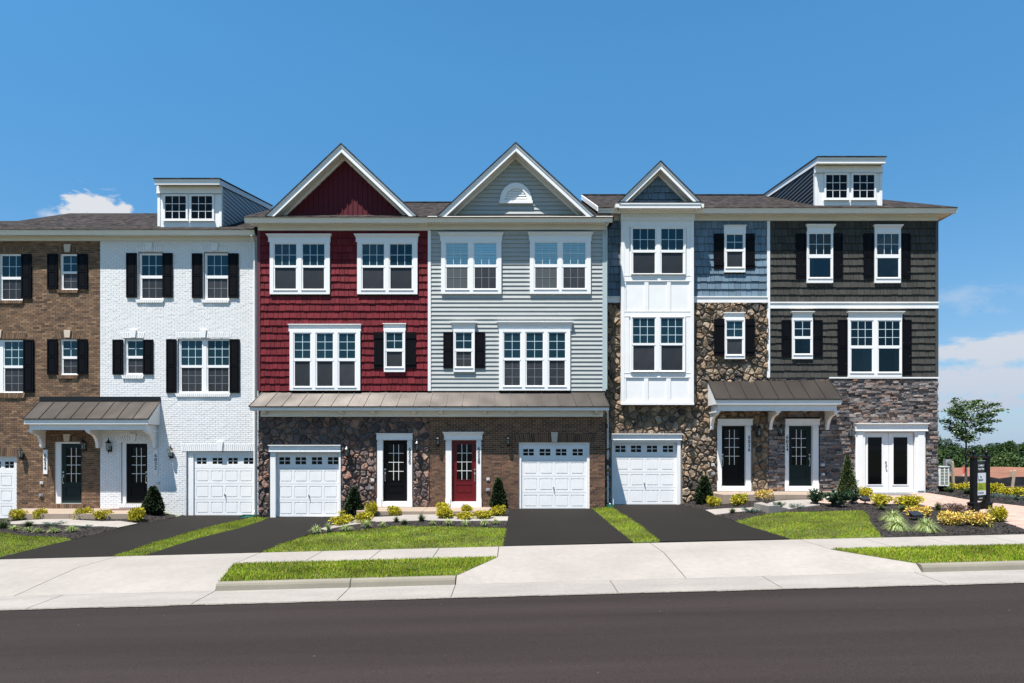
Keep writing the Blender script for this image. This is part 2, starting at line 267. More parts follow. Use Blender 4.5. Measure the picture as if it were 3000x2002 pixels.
# ---------------------------------------------------------------- mesh building
WL = {}      # world location of every object made here
def tag(o, label=None, cat=None, group=None, kind=None):
    if label: o['label'] = label
    if cat: o['category'] = cat
    if group: o['group'] = group
    if kind: o['kind'] = kind
    return o
def empty(name, loc, label, cat, group=None):
    o = bpy.data.objects.new(name, None); COL.objects.link(o); o.location = loc; o.empty_display_size = .3
    WL[o.name] = Vector(loc); return tag(o, label, cat, group)
class MB:
    def __init__(s): s.v = []; s.f = []; s.m = []
    def face(s, pts, m=0):
        i = len(s.v); s.v += [tuple(p) for p in pts]; s.f.append(tuple(range(i, i+len(pts)))); s.m.append(m)
    def hexa(s, p, m=0, back=True):
        """p: 8 points, bottom ring 0-3 then top ring 4-7"""
        i = len(s.v); s.v += [tuple(q) for q in p]
        fs = [(0, 3, 2, 1), (4, 5, 6, 7), (0, 1, 5, 4), (1, 2, 6, 5), (2, 3, 7, 6), (3, 0, 4, 7)]
        if not back: fs.pop(4)
        for f in fs: s.f.append(tuple(i+k for k in f)); s.m.append(m)
    def box(s, x0, x1, y0, y1, z0, z1, m=0, back=True):
        if x0 > x1: x0, x1 = x1, x0
        if y0 > y1: y0, y1 = y1, y0
        if z0 > z1: z0, z1 = z1, z0
        s.hexa([(x0, y0, z0), (x1, y0, z0), (x1, y1, z0), (x0, y1, z0), (x0, y0, z1), (x1, y0, z1), (x1, y1, z1), (x0, y1, z1)], m, back)
    def prism(s, prof, a, b, fn, m=0):
        """profile (p,q) points extruded from a to b; fn(t,p,q) -> xyz"""
        n = len(prof); i = len(s.v)
        for t in (a, b): s.v += [tuple(fn(t, p, q)) for p, q in prof]
        for k in range(n): s.f.append((i+k, i+(k+1) % n, i+n+(k+1) % n, i+n+k)); s.m.append(m)
        s.f.append(tuple(i+k for k in reversed(range(n)))); s.m.append(m)
        s.f.append(tuple(i+n+k for k in range(n))); s.m.append(m)
    def xprism(s, prof, x0, x1, m=0): s.prism(prof, x0, x1, lambda t, p, q: (t, p, q), m)     # (y,z) along x
    def tube(s, pts, rads, n=6, m=0, cap=True):
        pts = [Vector(p) for p in pts]; i0 = len(s.v)
        for k, p in enumerate(pts):
            d = (pts[min(k+1, len(pts)-1)]-pts[max(k-1, 0)]).normalized()
            a = d.orthogonal().normalized() if k == 0 else (a-d*a.dot(d)).normalized()
            b = d.cross(a); r = rads[k] if isinstance(rads, (list, tuple)) else rads
            for j in range(n):
                t = 2*math.pi*j/n; s.v.append(tuple(p+a*(r*math.cos(t))+b*(r*math.sin(t))))
        for k in range(len(pts)-1):
            for j in range(n):
                q = i0+k*n; s.f.append((q+j, q+(j+1) % n, q+n+(j+1) % n, q+n+j)); s.m.append(m)
        if cap:
            s.f.append(tuple(i0+j for j in reversed(range(n)))); s.m.append(m)
            q = i0+(len(pts)-1)*n; s.f.append(tuple(q+j for j in range(n))); s.m.append(m)
    def lathe(s, c, prof, n=10, m=0):
        """prof: (r,z)"""
        s_i = len(s.v); cx, cy, cz = c
        for r, z in prof:
            for j in range(n):
                t = 2*math.pi*(j+.5)/n; s.v.append((cx+r*math.cos(t), cy+r*math.sin(t), cz+z))
        for k in range(len(prof)-1):
            for j in range(n):
                q = s_i+k*n; s.f.append((q+j, q+(j+1) % n, q+n+(j+1) % n, q+n+j)); s.m.append(m)
        s.f.append(tuple(s_i+j for j in reversed(range(n)))); s.m.append(m)
        q = s_i+(len(prof)-1)*n; s.f.append(tuple(q+j for j in range(n))); s.m.append(m)
    def build(s, name, mats, parent=None, smooth=False, origin=None):
        if not isinstance(mats, (list, tuple)): mats = [mats]
        v = np.array(s.v, dtype=float)
        if origin is None:
            lo, hi = v.min(0), v.max(0); c = Vector(((lo[0]+hi[0])/2, (lo[1]+hi[1])/2, lo[2]))
        else: c = Vector(origin)
        me = bpy.data.meshes.new(name); me.from_pydata((v-np.array(c)).tolist(), [], s.f)
        for M in mats: me.materials.append(M)
        if len(mats) > 1: me.polygons.foreach_set('material_index', s.m)
        if smooth: me.polygons.foreach_set('use_smooth', [True]*len(s.f))
        me.update()
        o = bpy.data.objects.new(name, me); COL.objects.link(o); WL[o.name] = c
        if parent is not None: o.parent = parent; o.location = c-WL[parent.name]
        else: o.location = c
        return o
def minus(iv, a, b):
    out = []
    for (p, q) in iv:
        if b <= p or a >= q: out.append((p, q)); continue
        if a > p: out.append((p, a))
        if b < q: out.append((b, q))
    return out
def panel(mb, x0, x1, z0, z1, Y, holes, depth, m=0, thick=None):
    """front face with rectangular holes and their reveals; thick adds outer edges"""
    xs = sorted({x0, x1, *[h[0] for h in holes], *[h[1] for h in holes]}); zs = sorted({z0, z1, *[h[2] for h in holes], *[h[3] for h in holes]})
    xs = [x for x in xs if x0 <= x <= x1]; zs = [z for z in zs if z0 <= z <= z1]
    for i in range(len(xs)-1):
        for j in range(len(zs)-1):
            cx, cz = (xs[i]+xs[i+1])/2, (zs[j]+zs[j+1])/2
            if any(h[0] < cx < h[1] and h[2] < cz < h[3] for h in holes): continue
            mb.face([(xs[i], Y, zs[j]), (xs[i+1], Y, zs[j]), (xs[i+1], Y, zs[j+1]), (xs[i], Y, zs[j+1])], m)
    for (a, b, c, d) in holes:
        a, b, c, d = max(a, x0), min(b, x1), max(c, z0), min(d, z1)
        y2 = Y+depth
        mb.face([(a, Y, c), (a, y2, c), (a, y2, d), (a, Y, d)], m); mb.face([(b, Y, c), (b, Y, d), (b, y2, d), (b, y2, c)], m)
        mb.face([(a, Y, d), (a, y2, d), (b, y2, d), (b, Y, d)], m); mb.face([(a, Y, c), (b, Y, c), (b, y2, c), (a, y2, c)], m)
    if thick:
        y2 = Y+thick
        mb.face([(x0, Y, z0), (x0, Y, z1), (x0, y2, z1), (x0, y2, z0)], m); mb.face([(x1, Y, z0), (x1, y2, z0), (x1, y2, z1), (x1, Y, z1)], m)
        mb.face([(x0, Y, z1), (x1, Y, z1), (x1, y2, z1), (x0, y2, z1)], m); mb.face([(x0, Y, z0), (x0, y2, z0), (x1, y2, z0), (x1, Y, z0)], m)
def fill_row(x0, x1, lmin, lmax, gap, start):
    x = x0-start*lmax
    while x < x1:
        l = random.uniform(lmin, lmax); a, b = max(x, x0), min(x+l-gap, x1); x += l
        if b-a > .03: yield a, b
def bricks(mb, x0, x1, z0, z1, Y, holes, m, rh=.0768, L=.212, gap=.011, out=.012):
    k = 0; z = z0
    while z < z1-.02:
        zt = min(z+rh-gap, z1); iv = [(x0, x1)]; zc = (z+zt)/2
        for h in holes:
            if h[2] < zc < h[3]: iv = minus(iv, h[0], h[1])
        for a, b in iv:
            x = x0+(0 if k % 2 else -L/2)
            while x < b:
                p, q = max(x, a), min(x+L-gap, b)
                if q-p > .02:
                    o = out+random.uniform(-.003, .004); mb.box(p, q, Y-o, Y+.004, z, zt, m, back=False)
                x += L
        z += rh; k += 1
def soldiers(mb, x0, x1, z0, z1, Y, m, w=.0768, gap=.011, out=.022):
    n = max(1, round((x1-x0)/w)); w = (x1-x0)/n
    for i in range(n):
        o = out+random.uniform(-.002, .003); lean = (i+.5-n/2)/max(n/2, 1)*.06*min(1, (x1-x0))
        a, b = x0+i*w, x0+(i+1)*w-gap
        mb.hexa([(a, Y-o, z0), (b, Y-o, z0), (b, Y, z0), (a, Y, z0), (a+lean, Y-o, z1), (b+lean, Y-o, z1), (b+lean, Y, z1), (a+lean, Y, z1)], m)
def keystone(mb, xc, z0, z1, Y, m, wb=.19, wt=.26, out=.05):
    mb.hexa([(xc-wb/2, Y-out, z0), (xc+wb/2, Y-out, z0), (xc+wb/2, Y, z0), (xc-wb/2, Y, z0), (xc-wt/2, Y-out, z1), (xc+wt/2, Y-out, z1), (xc+wt/2, Y, z1), (xc-wt/2, Y, z1)], m)
def std(Y): return lambda u, w, v: (u, Y-w, v)
def wedge(mb, a, b, a2, b2, z0, z1, o0, o1, mp, m):
    mb.hexa([mp(a, o0, z0), mp(b, o0, z0), mp(b, 0, z0), mp(a, 0, z0), mp(a2, o1, z1), mp(b2, o1, z1), mp(b2, 0, z1), mp(a2, 0, z1)], m, back=False)
def shakes(mb, ulo, uhi, z0, z1, mp, holes, m, rh=.278):
    z = z0; n = max(1, round((z1-z0)/rh)); rh = (z1-z0)/n
    for k in range(n):
        z = z0+k*rh; zt = z+rh-.002; zc = z+rh*.5; iv = [(ulo(zc)-.04, uhi(zc)+.04)] if abs(ulo(z)-ulo(zt)) > 1e-6 else [(ulo(z), uhi(z))]
        if iv[0][1]-iv[0][0] < .05: continue
        for h in holes:
            if h[2] < z+rh*.25 and h[3] > z+rh*.75: iv = minus(iv, h[0], h[1])
        for a0, b0 in iv:
            for a, b in fill_row(a0, b0, .12, .30, .012, random.random()):
                o = random.uniform(-.005, .006); dz = random.choice((0, 0, .006, .012, -.004))
                wedge(mb, a, b, a, b, z+dz, zt, .046+o, .010, mp, m)
def laps(mb, ulo, uhi, z0, z1, mp, m, rh=.155):
    n = max(1, round((z1-z0)/rh)); rh = (z1-z0)/n
    for k in range(n):
        z = z0+k*rh; zt = z+rh
        a, b, a2, b2 = ulo(z), uhi(z), ulo(zt), uhi(zt)
        if b-a < .02: continue
        if b2 < a2: a2 = b2 = (a2+b2)/2
        if b-a > 3 and b2-a2 > 3:                              # two panels with a butt seam
            s_ = a+(b-a)*random.uniform(.2, .8); wedge(mb, a, s_-.002, a2, s_-.002, z, zt, .038, .004, mp, m); wedge(mb, s_+.002, b, s_+.002, b2, z, zt, .0395, .0045, mp, m)
        else: wedge(mb, a, b, a2, b2, z, zt, .038, .004, mp, m)
def clip(poly, nx, nz, c):
    """keep points with nx*x+nz*z <= c"""
    out = []
    for i in range(len(poly)):
        p, q = poly[i], poly[(i+1) % len(poly)]
        dp, dq = nx*p[0]+nz*p[1]-c, nx*q[0]+nz*q[1]-c
        if dp <= 0: out.append(p)
        if (dp < 0 < dq) or (dq < 0 < dp):
            t = dp/(dp-dq); out.append((p[0]+(q[0]-p[0])*t, p[1]+(q[1]-p[1])*t))
    return out
def fieldstone(mb, x0, x1, z0, z1, Y, holes, m, s=.30, gap=.019, out=.075, rnd=random):
    nx, nz = int((x1-x0)/s)+3, int((z1-z0)/(s*.85))+3; S = {}
    for i in range(-1, nx):
        for j in range(-1, nz):
            S[i, j] = (x0+(i+.5+(j % 2)*.5+rnd.uniform(-.42, .42))*s, z0+(j+.5+rnd.uniform(-.42, .42))*s*.85, rnd.uniform(-.14, .14))
    for (i, j), (sx, sz, w) in S.items():
        poly = [(sx-1, sz-1), (sx+1, sz-1), (sx+1, sz+1), (sx-1, sz+1)]
        for di in range(-3, 4):
            for dj in range(-2, 3):
                if (di or dj) and (i+di, j+dj) in S:
                    ox, oz, w2 = S[i+di, j+dj]; dx, dz = ox-sx, oz-sz; L = math.hypot(dx, dz)
                    if L < 1e-4: continue
                    nxn, nzn = dx/L, dz/L; mid = nxn*(sx+ox)/2+nzn*(sz+oz)/2+(w-w2)*.3
                    poly = clip(poly, nxn, nzn, mid-gap/2)
                    if not poly: break
            if not poly: break
        if not poly: continue
        for args in ((-1, 0, -x0), (1, 0, x1), (0, -1, -z0), (0, 1, z1)): poly = clip(poly, *args)
        for (a, b, c, d) in holes:
            if not poly: break
            if max(p[0] for p in poly) <= a or min(p[0] for p in poly) >= b or max(p[1] for p in poly) <= c or min(p[1] for p in poly) >= d: continue
            cx, cz = sum(p[0] for p in poly)/len(poly), sum(p[1] for p in poly)/len(poly)
            opts = [(a-cx, (1, 0, a)), (cx-b, (-1, 0, -b)), (c-cz, (0, 1, c)), (cz-d, (0, -1, -d))]
            g, ar = max(opts); poly = clip(poly, *ar)
        if len(poly) < 3: continue
        ar = abs(sum(poly[k][0]*poly[(k+1) % len(poly)][1]-poly[(k+1) % len(poly)][0]*poly[k][1] for k in range(len(poly))))/2
        if ar < .002: continue
        q = []
        for k in range(len(poly)):
            p, r = poly[k], poly[(k+1) % len(poly)]
            q.append((p[0]*.87+r[0]*.13, p[1]*.87+r[1]*.13)); q.append((p[0]*.16+r[0]*.84, p[1]*.16+r[1]*.84))
        n = len(q); cx, cz = sum(p[0] for p in q)/n, sum(p[1] for p in q)/n
        o = out*rnd.uniform(.5, 1.25); i0 = len(mb.v)
        tx, tz = rnd.uniform(-.22, .22), rnd.uniform(-.30, .30)
        mb.v += [(p[0], Y+.002, p[1]) for p in q]
        mb.v += [(p[0]+(cx-p[0])*.10, Y-o*.6, p[1]+(cz-p[1])*.10) for p in q]
        for p in q:
            k = .32+rnd.uniform(-.08, .08); X, Z = p[0]+(cx-p[0])*k, p[1]+(cz-p[1])*k
            mb.v.append((X, Y-o*rnd.uniform(.72, 1.28)+(X-cx)*tx+(Z-cz)*tz, Z))
        mb.v.append((cx+rnd.uniform(-.02, .02), Y-o*rnd.uniform(.92, 1.15), cz+rnd.uniform(-.02, .02)))
        for rr in range(2):
            for k in range(n):
                a = i0+rr*n+k; b = i0+rr*n+(k+1) % n; mb.f.append((a, b, b+n, a+n)); mb.m.append(m)
        for k in range(n): mb.f.append((i0+2*n+k, i0+2*n+(k+1) % n, i0+3*n)); mb.m.append(m)
def ledge(mb, x0, x1, z0, z1, Y, holes, m):
    z = z0
    while z < z1-.01:
        rh = random.choice((.045, .06, .075, .09, .11)); zt = min(z+rh-.004, z1); iv = [(x0, x1)]; zc = (z+zt)/2
        for h in holes:
            if h[2] < zc < h[3]: iv = minus(iv, h[0], h[1])
        for a0, b0 in iv:
            for a, b in fill_row(a0, b0, .10, .38, .006, random.random()):
                o = random.uniform(.01, .085); o2 = o+random.uniform(-.018, .018); o3 = o+random.uniform(-.012, .012)
                mb.hexa([(a, Y-o, z), (b, Y-o2, z), (b, Y, z), (a, Y, z), (a, Y-o3, zt), (b, Y-o2-.004, zt), (b, Y, zt), (a, Y, zt)], m, back=False)
        z += rh

def text_obj(s, size, M, name, parent, loc, rotz=0., sx=1., bold=.0, align='CENTER', spacing=1., ext=.006):
    cu = bpy.data.curves.new('t', 'FONT'); cu.body = s; cu.size = size; cu.align_x = align; cu.align_y = 'CENTER'
    cu.extrude = ext; cu.offset = bold; cu.space_line = spacing
    o = bpy.data.objects.new('t', cu); COL.objects.link(o)
    dg = bpy.context.evaluated_depsgraph_get(); dg.update()
    me = bpy.data.meshes.new_from_object(o.evaluated_get(dg)); bpy.data.objects.remove(o)
    Rm = Matrix.Rotation(rotz, 4, 'Z') @ Matrix.Rotation(math.pi/2, 4, 'X') @ Matrix.Diagonal((sx, 1, 1, 1))
    me.transform(Rm); me.materials.clear(); me.materials.append(M); me.name = name
    t = bpy.data.objects.new(name, me); COL.objects.link(t); WL[t.name] = Vector(loc)
    if parent is not None: t.parent = parent; t.location = Vector(loc)-WL[parent.name]
    else: t.location = loc
    return t
# ---------------------------------------------------------------- ground
def lerp_tab(t, x):
    if x <= t[0][0]: return t[0][1]
    for (a, b), (c, d) in zip(t, t[1:]):
        if x <= c: return b+(d-b)*(x-a)/(c-a)
    return t[-1][1]
ZF = [(-40, -.60), (-26, -.34), (-19.5, -.16), (-18.7, -.12), (-17.8, .18), (-13.5, .2), (-12.6, -.02), (-9.9, -.03), (-9, -.02), (-6.5, -.01), (-5.3, .30), (-1, .33), (.1, .31),
      (1.5, .31), (2.9, .31), (3.8, .39), (6.4, .40), (7.3, .62), (8.2, .80), (10, .86), (13, .865), (17, .88), (40, .93)]
def clx(X): return max(-34, min(34, X))
def Zs(X): X = clx(X); return .033+(.026 if X < 0 else .0233)*X            # back of the footpath
def Zr(X): X = clx(X); return -.249+.0267*X                                # edge of the carriageway
YS, YW, YK, YG, YR = -7.9, -9.37, -11.0, -11.18, -12.14                    # footpath back, front, kerb back, kerb foot, road edge
def zk(X): return -.055+.0262*clx(X)                                        # kerb top
def zg(X): return -.205+.0265*clx(X)                                        # kerb foot
BACK = [(0, 0), (2, -.05), (4, -.2), (8, -.5), (36, -.55), (60, -.9), (110, -1.5), (200, -5), (3000, -6)]
def G(X, Y):
    if Y >= 0: return lerp_tab(ZF, X)+lerp_tab(BACK, Y)
    if Y >= YS: t = Y/YS; return lerp_tab(ZF, X)*(1-t)+Zs(X)*t
    if Y >= YW: t = (YS-Y)/(YS-YW); return Zs(X)-.012*t
    if Y >= YK: t = (YW-Y)/(YW-YK); return (Zs(X)-.012)*(1-t)+zk(X)*t
    if Y >= YG: return zk(X)
    if Y >= YR: t = (YG-Y)/(YG-YR); return zg(X)*(1-t)+Zr(X)*t
    if Y >= -17: return Zr(X)+.012*(YR-Y)
    if Y >= -23: return Zr(X)+.058-.012*(-17-Y)
    return Zr(X)+lerp_tab([(23, 0), (30, .3), (60, .8), (3000, 2)], -Y)
def ray(px, py, d): return (px-CX)*d/F, ZC-(py-HY)*d/F
def gp(px, py, fn=G):
    """point of the ground seen at that place of the photograph"""
    d = 6.0
    while d < 70:
        X, Z = ray(px, py, d)
        if Z <= fn(X, d-D): break
        d += .1
    a, b = d-.1, d
    for _ in range(14):
        m = (a+b)/2; X, Z = ray(px, py, m)
        if Z <= fn(X, m-D): b = m
        else: a = m
    X, Z = ray(px, py, b); return Vector((X, b-D, fn(X, b-D)))
def region(poly, zfn, grid=.5, skirt=.12, smooth_edge=0):
    """poly: [(X,Y)] -> MB following zfn with skirts"""
    bm = bmesh.new(); vs = [bm.verts.new((x, y, 0)) for x, y in poly]; f = bm.faces.new(vs); bm.normal_update()
    if f.normal.z < 0: f.normal_flip()
    xs = [p[0] for p in poly]; ys = [p[1] for p in poly]
    def cuts(lo, hi, extra=()):
        n = max(1, int((hi-lo)/grid)); return [lo+(hi-lo)*k/n for k in range(1, n)]+[e for e in extra if lo < e < hi]
    for x in cuts(min(xs), max(xs), [t[0] for t in ZF]): bmesh.ops.bisect_plane(bm, geom=bm.verts[:]+bm.edges[:]+bm.faces[:], plane_co=(x, 0, 0), plane_no=(1, 0, 0), dist=1e-5)
    for y in cuts(min(ys), max(ys), [YS, YW, YK, YG, YR, 0]): bmesh.ops.bisect_plane(bm, geom=bm.verts[:]+bm.edges[:]+bm.faces[:], plane_co=(0, y, 0), plane_no=(0, 1, 0), dist=1e-5)
    bmesh.ops.triangulate(bm, faces=bm.faces[:])
    for v in bm.verts: v.co.z = zfn(v.co.x, v.co.y)
    mb = MB(); bm.verts.index_update()
    mb.v = [tuple(v.co) for v in bm.verts]
    for f in bm.faces: mb.f.append(tuple(v.index for v in f.verts)); mb.m.append(0)
    mb.tris = [[tuple(v.co) for v in f.verts] for f in bm.faces]
    if skirt:
        for e in bm.edges:
            if e.is_boundary:
                a, b = e.verts[0].co, e.verts[1].co
                mb.face([a, b, (b.x, b.y, b.z-skirt), (a.x, a.y, a.z-skirt)])
    bm.free(); return mb
def P(pts): return [tuple(gp(x, y)[:2]) for x, y in pts]
def offz(dz): return lambda X, Y: G(X, Y)+dz

# base terrain, reaching the horizon
gx = sorted({-2500, -800, -300, -120, -70, -50, 50, 70, 120, 300, 800, 2500, *[t[0] for t in ZF], *range(-36, 38, 2)})
gy = sorted({-2500, -700, -200, -90, -60, -30, -23.5, -23, -17, -12.15, -12.0, YG, YK-.02, YW, YS, -6, -4, -2, 0, 2, 4, 7, 10, 20, 36, 48, 60, 85, 110, 200, 500, 1200, 2800})
mb = MB()
for y in gy:
    for x in gx:
        drop = .06 if (Y_ := y) > YW+.01 or y < -24 else .45
        mb.v.append((x, y, G(x, y)-drop))
nx = len(gx)
for j in range(len(gy)-1):
    for i in range(nx-1): mb.f.append((j*nx+i, j*nx+i+1, (j+1)*nx+i+1, (j+1)*nx+i)); mb.m.append(0)
tag(mb.build('ground', EARTH), kind='structure')

# carriageway
mb = MB(); rx = [-200, -80, -34]+[x for x in range(-30, 31, 3)]+[34, 80, 200]; ry = [YR, -13, -14.5, -17, -20, -23]
for y in ry:
    for x in rx: mb.v.append((x, y, G(x, y-1e-6 if y == YR else y)))
for j in range(len(ry)-1):
    for i in range(len(rx)-1): mb.f.append((j*len(rx)+i, (j+1)*len(rx)+i, (j+1)*len(rx)+i+1, j*len(rx)+i+1)); mb.m.append(0)
tag(mb.build('road', ASPH), kind='structure')

# footpath slabs with open joints
def quadslab(mb, x0, x1, y0, y1, z, t=.10, m=0, n=1):
    mb.hexa([(x0, y0, z(x0, y0)-t), (x1, y0, z(x1, y0)-t), (x1, y1, z(x1, y1)-t), (x0, y1, z(x0, y1)-t), (x0, y0, z(x0, y0)), (x1, y0, z(x1, y0)), (x1, y1, z(x1, y1)), (x0, y1, z(x0, y1))], m)
J = .009
mb = MB()
jx = [-6.47]+[-4.87, -3.36, -1.87, -.34]
for a, b in zip(jx, jx[1:]): quadslab(mb, a+J, b-J, YW+.003, YS, lambda x, y: G(x, max(y, YW))+.004)
x = 7.42
while x < 40: quadslab(mb, x+J, min(x+1.55, 41)-J, YW+.003, YS, lambda x, y: G(x, max(y, YW))+.004); x += 1.55
tag(mb.build('sidewalk', CONC), kind='structure')
# aprons (driveway crossings) down to the gutter, flared at the ends
def apron_z(edges):
    def z(X, Y):
        if Y >= YW: return G(X, Y)+.004
        t = (YW-Y)/(YW-YG); base = (Zs(X)-.012)*(1-t)+zg(X)*t+.004
        for (xa, ya, xb, yb, sgn) in edges:                      # flared wing rises to the verge along this line
            xe = xa+(xb-xa)*(Y-ya)/(yb-ya); d = (X-xe)*sgn
            if d < .75:
                k = max(0, 1-d/.75); k = k*k*(3-2*k); top = (Zs(X)-.012)*(1-min(1, (YW-Y)/(YW-YK)))+zk(X)*min(1, (YW-Y)/(YW-YK))
                if Y < YK: k *= max(0, 1-(YK-Y)/(YK-YG))**.6
                base = max(base, base*(1-k)+(top-.002)*k)
        return base
    return z
def apron(left, right, joints, name='driveway_apron'):
    """left/right: ((x at footpath), (x at kerb)) or None"""
    xl, xlk = left; xr, xrk = right; edges = []
    if abs(xl) < 30: edges.append((xl, YW, xlk, YK, 1))
    if abs(xr) < 30: edges.append((xr, YW, xrk, YK, -1))
    zf = apron_z(edges); mbt = MB()
    cuts = sorted([*joints])
    bl = [xl]+cuts; br = cuts+[xr]; blk = [xlk]+cuts; brk = cuts+[xrk]
    for a, b, ak, bk in zip(bl, br, blk, brk):
        gl = .02 if a == xl else J
        r = region([(ak+J, YG), (bk-J, YG), (bk-J, YK), (b-J, YW), (b-J, YS), (a+J, YS), (a+J, YW), (ak+J, YK)], zf, .25, .1)
        i = len(mbt.v); mbt.v += r.v; mbt.f += [tuple(k+i for k in f) for f in r.f]; mbt.m += r.m
    return tag(mbt.build(name, CONC), kind='structure')
apron((-34, -34), (-6.47, -6.05), [-26, -18, -10.15])
apron((-.34, -1.15), (7.42, 8.36), [3.55])
# gutter pans and kerbs
mb = MB(); gj = [-34, -27, -21, -15, -9.15, -6.05, -3.3, -1.15, 2.0, 5.1, 8.2, 11.3, 14.4, 17.5, 22, 28, 34]
for a, b in zip(gj, gj[1:]):
    n = 4
    for k in range(n):
        p, q = a+(b-a)*k/n+(J if k == 0 else 0), a+(b-a)*(k+1)/n-(J if k == n-1 else 0)
        quadslab(mb, p, q, YR-.02, YG-.001, lambda x, y: (zg(x) if y > YR+.2 else Zr(x)+.012)+.002, .15)
tag(mb.build('gutter_pan', CONC_G), kind='structure')
def kerb(xa, xb, joints, mb):
    c = [xa]+joints+[xb]
    prof = [(YK+.0, -.3), (YK+.0, 0), (YK-.10, .0), (YK-.145, -.018), (YG+.01, -.06), (YG-.012, -.15), (YG-.012, -.3)]
    for a, b in zip(c, c[1:]):
        n = max(1, int((b-a)/1.2))
        for k in range(n):
            p, q = a+(b-a)*k/n+(J if k == 0 else 0), a+(b-a)*(k+1)/n-(J if k == n-1 else 0)
            mb.prism(prof, p, q, lambda t, y, z: (t, y, zk(t)+.004+z))
mb = MB(); kerb(-6.05, -1.15, [-3.3], mb); kerb(8.36, 34, [11.3, 14.4, 17.5, 22, 28], mb)
tag(mb.build('kerb', CONC_K), kind='structure')
mb = MB()
for x0, x1 in ((-34, 34),):
    for k in range(34):
        a, b = x0+(x1-x0)*k/34, x0+(x1-x0)*(k+1)/34
        quadslab(mb, a, b, YR-.02, YG-.001, lambda x, y: (zg(x) if y > YR+.2 else Zr(x)+.012)-.01, .1)
        quadslab(mb, a, b, YG, YS, lambda x, y: G(x, max(y, YS))*0+min(zg(x), 9) if y < YW else Zs(x)-.03, .1)
tag(mb.build('joint_bed', JOINT), kind='structure')
# thin line of grit where gutter meets the road
mb = MB()
x = -34
while x < 34:
    l = random.uniform(.2, .7); w = random.uniform(.015, .06)
    mb.face([(x, YR-.03-w, Zr(x)+.0145), (x+l, YR-.03-w*random.uniform(.5, 1), Zr(x+l)+.0145), (x+l, YR+.01, Zr(x+l)+.0175), (x, YR+.01, Zr(x)+.0175)]); x += l
tag(mb.build('gutter_grit', mat('pale_grit', (.15, .13, .11), .95, noise=(20, .4))), kind='structure')

# loose grit and small stones on the carriageway
mb = MB(); rr = random.Random(31)
for _ in range(130):
    x = rr.uniform(-13, 13); y = YR-.05-abs(rr.gauss(0, 1.6)) if rr.random() < .7 else rr.uniform(-17.5, YR-.1); z = G(x, y)+.001; s_ = rr.uniform(.006, .022)
    a = [rr.uniform(0, 6.28)+0 for _ in range(1)][0]
    mb.hexa([(x+s_*math.cos(a+k*1.57)*rr.uniform(.6, 1.2), y+s_*math.sin(a+k*1.57)*rr.uniform(.6, 1.2), z) for k in range(4)]+[(x+s_*.5*math.cos(a+k*1.57), y+s_*.5*math.sin(a+k*1.57), z+s_*.5) for k in range(4)])
tag(mb.build('road_grit', mat('road_stone', (.1, .09, .08), .9, ramp=[(.02, .018, .017), (.06, .052, .045), (.012, .011, .011), (.04, .035, .03)])), 'scattered grit and tiny stones lying on the road', 'grit', kind='stuff')

# driveways
for pts in ([(744, 1509), (536, 1509), (515, 1517), (440, 1531), (345, 1550), (275, 1567), (214, 1582), (150, 1597), (85, 1613), (0, 1634), (0, 1641), (328, 1631), (459, 1588), (589, 1551), (700, 1525), (757, 1515)],
            [(1004, 1514), (786, 1515), (765, 1528), (700, 1549), (574, 1580), (421, 1629), (763, 1619.5), (792, 1609), (815, 1597), (861, 1584), (906, 1565), (943, 1545), (972, 1522), (1004, 1516)],
            [(1509, 1489), (1733, 1489), (1783, 1532), (1855, 1590), (1472, 1601), (1483, 1548), (1492, 1500)],
            [(1796, 1477), (1995, 1477), (2010, 1484), (2066, 1498), (2100, 1512), (2157, 1530), (2200, 1545), (2315, 1579.5), (1932, 1588), (1878, 1541), (1796, 1490)]):
    pp = P(pts)
    pp = [(x, YS+.002) if y < YS+.06 else (x, y) for x, y in pp]
    tag(region(pp, offz(.012), .5, .1).build('driveway', ASPH2), kind='structure')
# one more on the left edge of the street, mostly out of view
tag(region([(-22.6, .1), (-19.2, .1), (-19.2, YS), (-22.6, YS)], offz(.012), .8, .1).build('driveway', ASPH2), kind='structure')

# front paths
PATHS = []
def inside(x, y, q):
    c = False
    for (a, b), (e, f) in zip(q, q[1:]+q[:1]):
        if (b > y) != (f > y) and x < (e-a)*(y-b)/(f-b)+a: c = not c
    return c
def slab_px(pts, name, M, dz=.03, sk=.12):
    PATHS.append(P(pts)); return tag(region(P(pts), offz(dz), .4, sk).build(name, M), kind='structure')
slab_px([(31, 1532), (100, 1526), (164, 1521.5), (219, 1521.5), (212, 1526), (300, 1531), (403, 1537), (345.6, 1549), (274, 1546), (167, 1540), (126, 1539), (31, 1539)], 'front_path', CONC, .04)
slab_px([(940, 1552), (1000, 1537), (1050, 1526), (1091, 1519), (1150, 1516), (1180, 1509), (1284, 1509), (1275, 1514), (1350, 1517), (1489, 1517), (1487, 1529), (1360, 1530), (1241, 1528), (1096, 1533), (1010, 1544), (952, 1557)], 'front_path', CONC, .04)
slab_px([(2067, 1497), (2120, 1493), (2185, 1491), (2245, 1489), (2238, 1497), (2160, 1503), (2096, 1511)], 'front_path', CONC, .035)
PV = [(2380, 1468), (2440, 1456), (2503, 1449), (2600, 1446), (2718, 1446.5), (2770, 1455), (2831, 1466), (2910, 1476), (3000, 1486), (3200, 1506), (3300, 1557), (3060, 1562), (3000, 1553), (2944, 1534), (2841, 1506), (2770, 1492), (2698, 1484), (2600, 1479), (2480, 1478), (2385, 1477)]
slab_px(PV, 'paver_path', PAVER, .03)

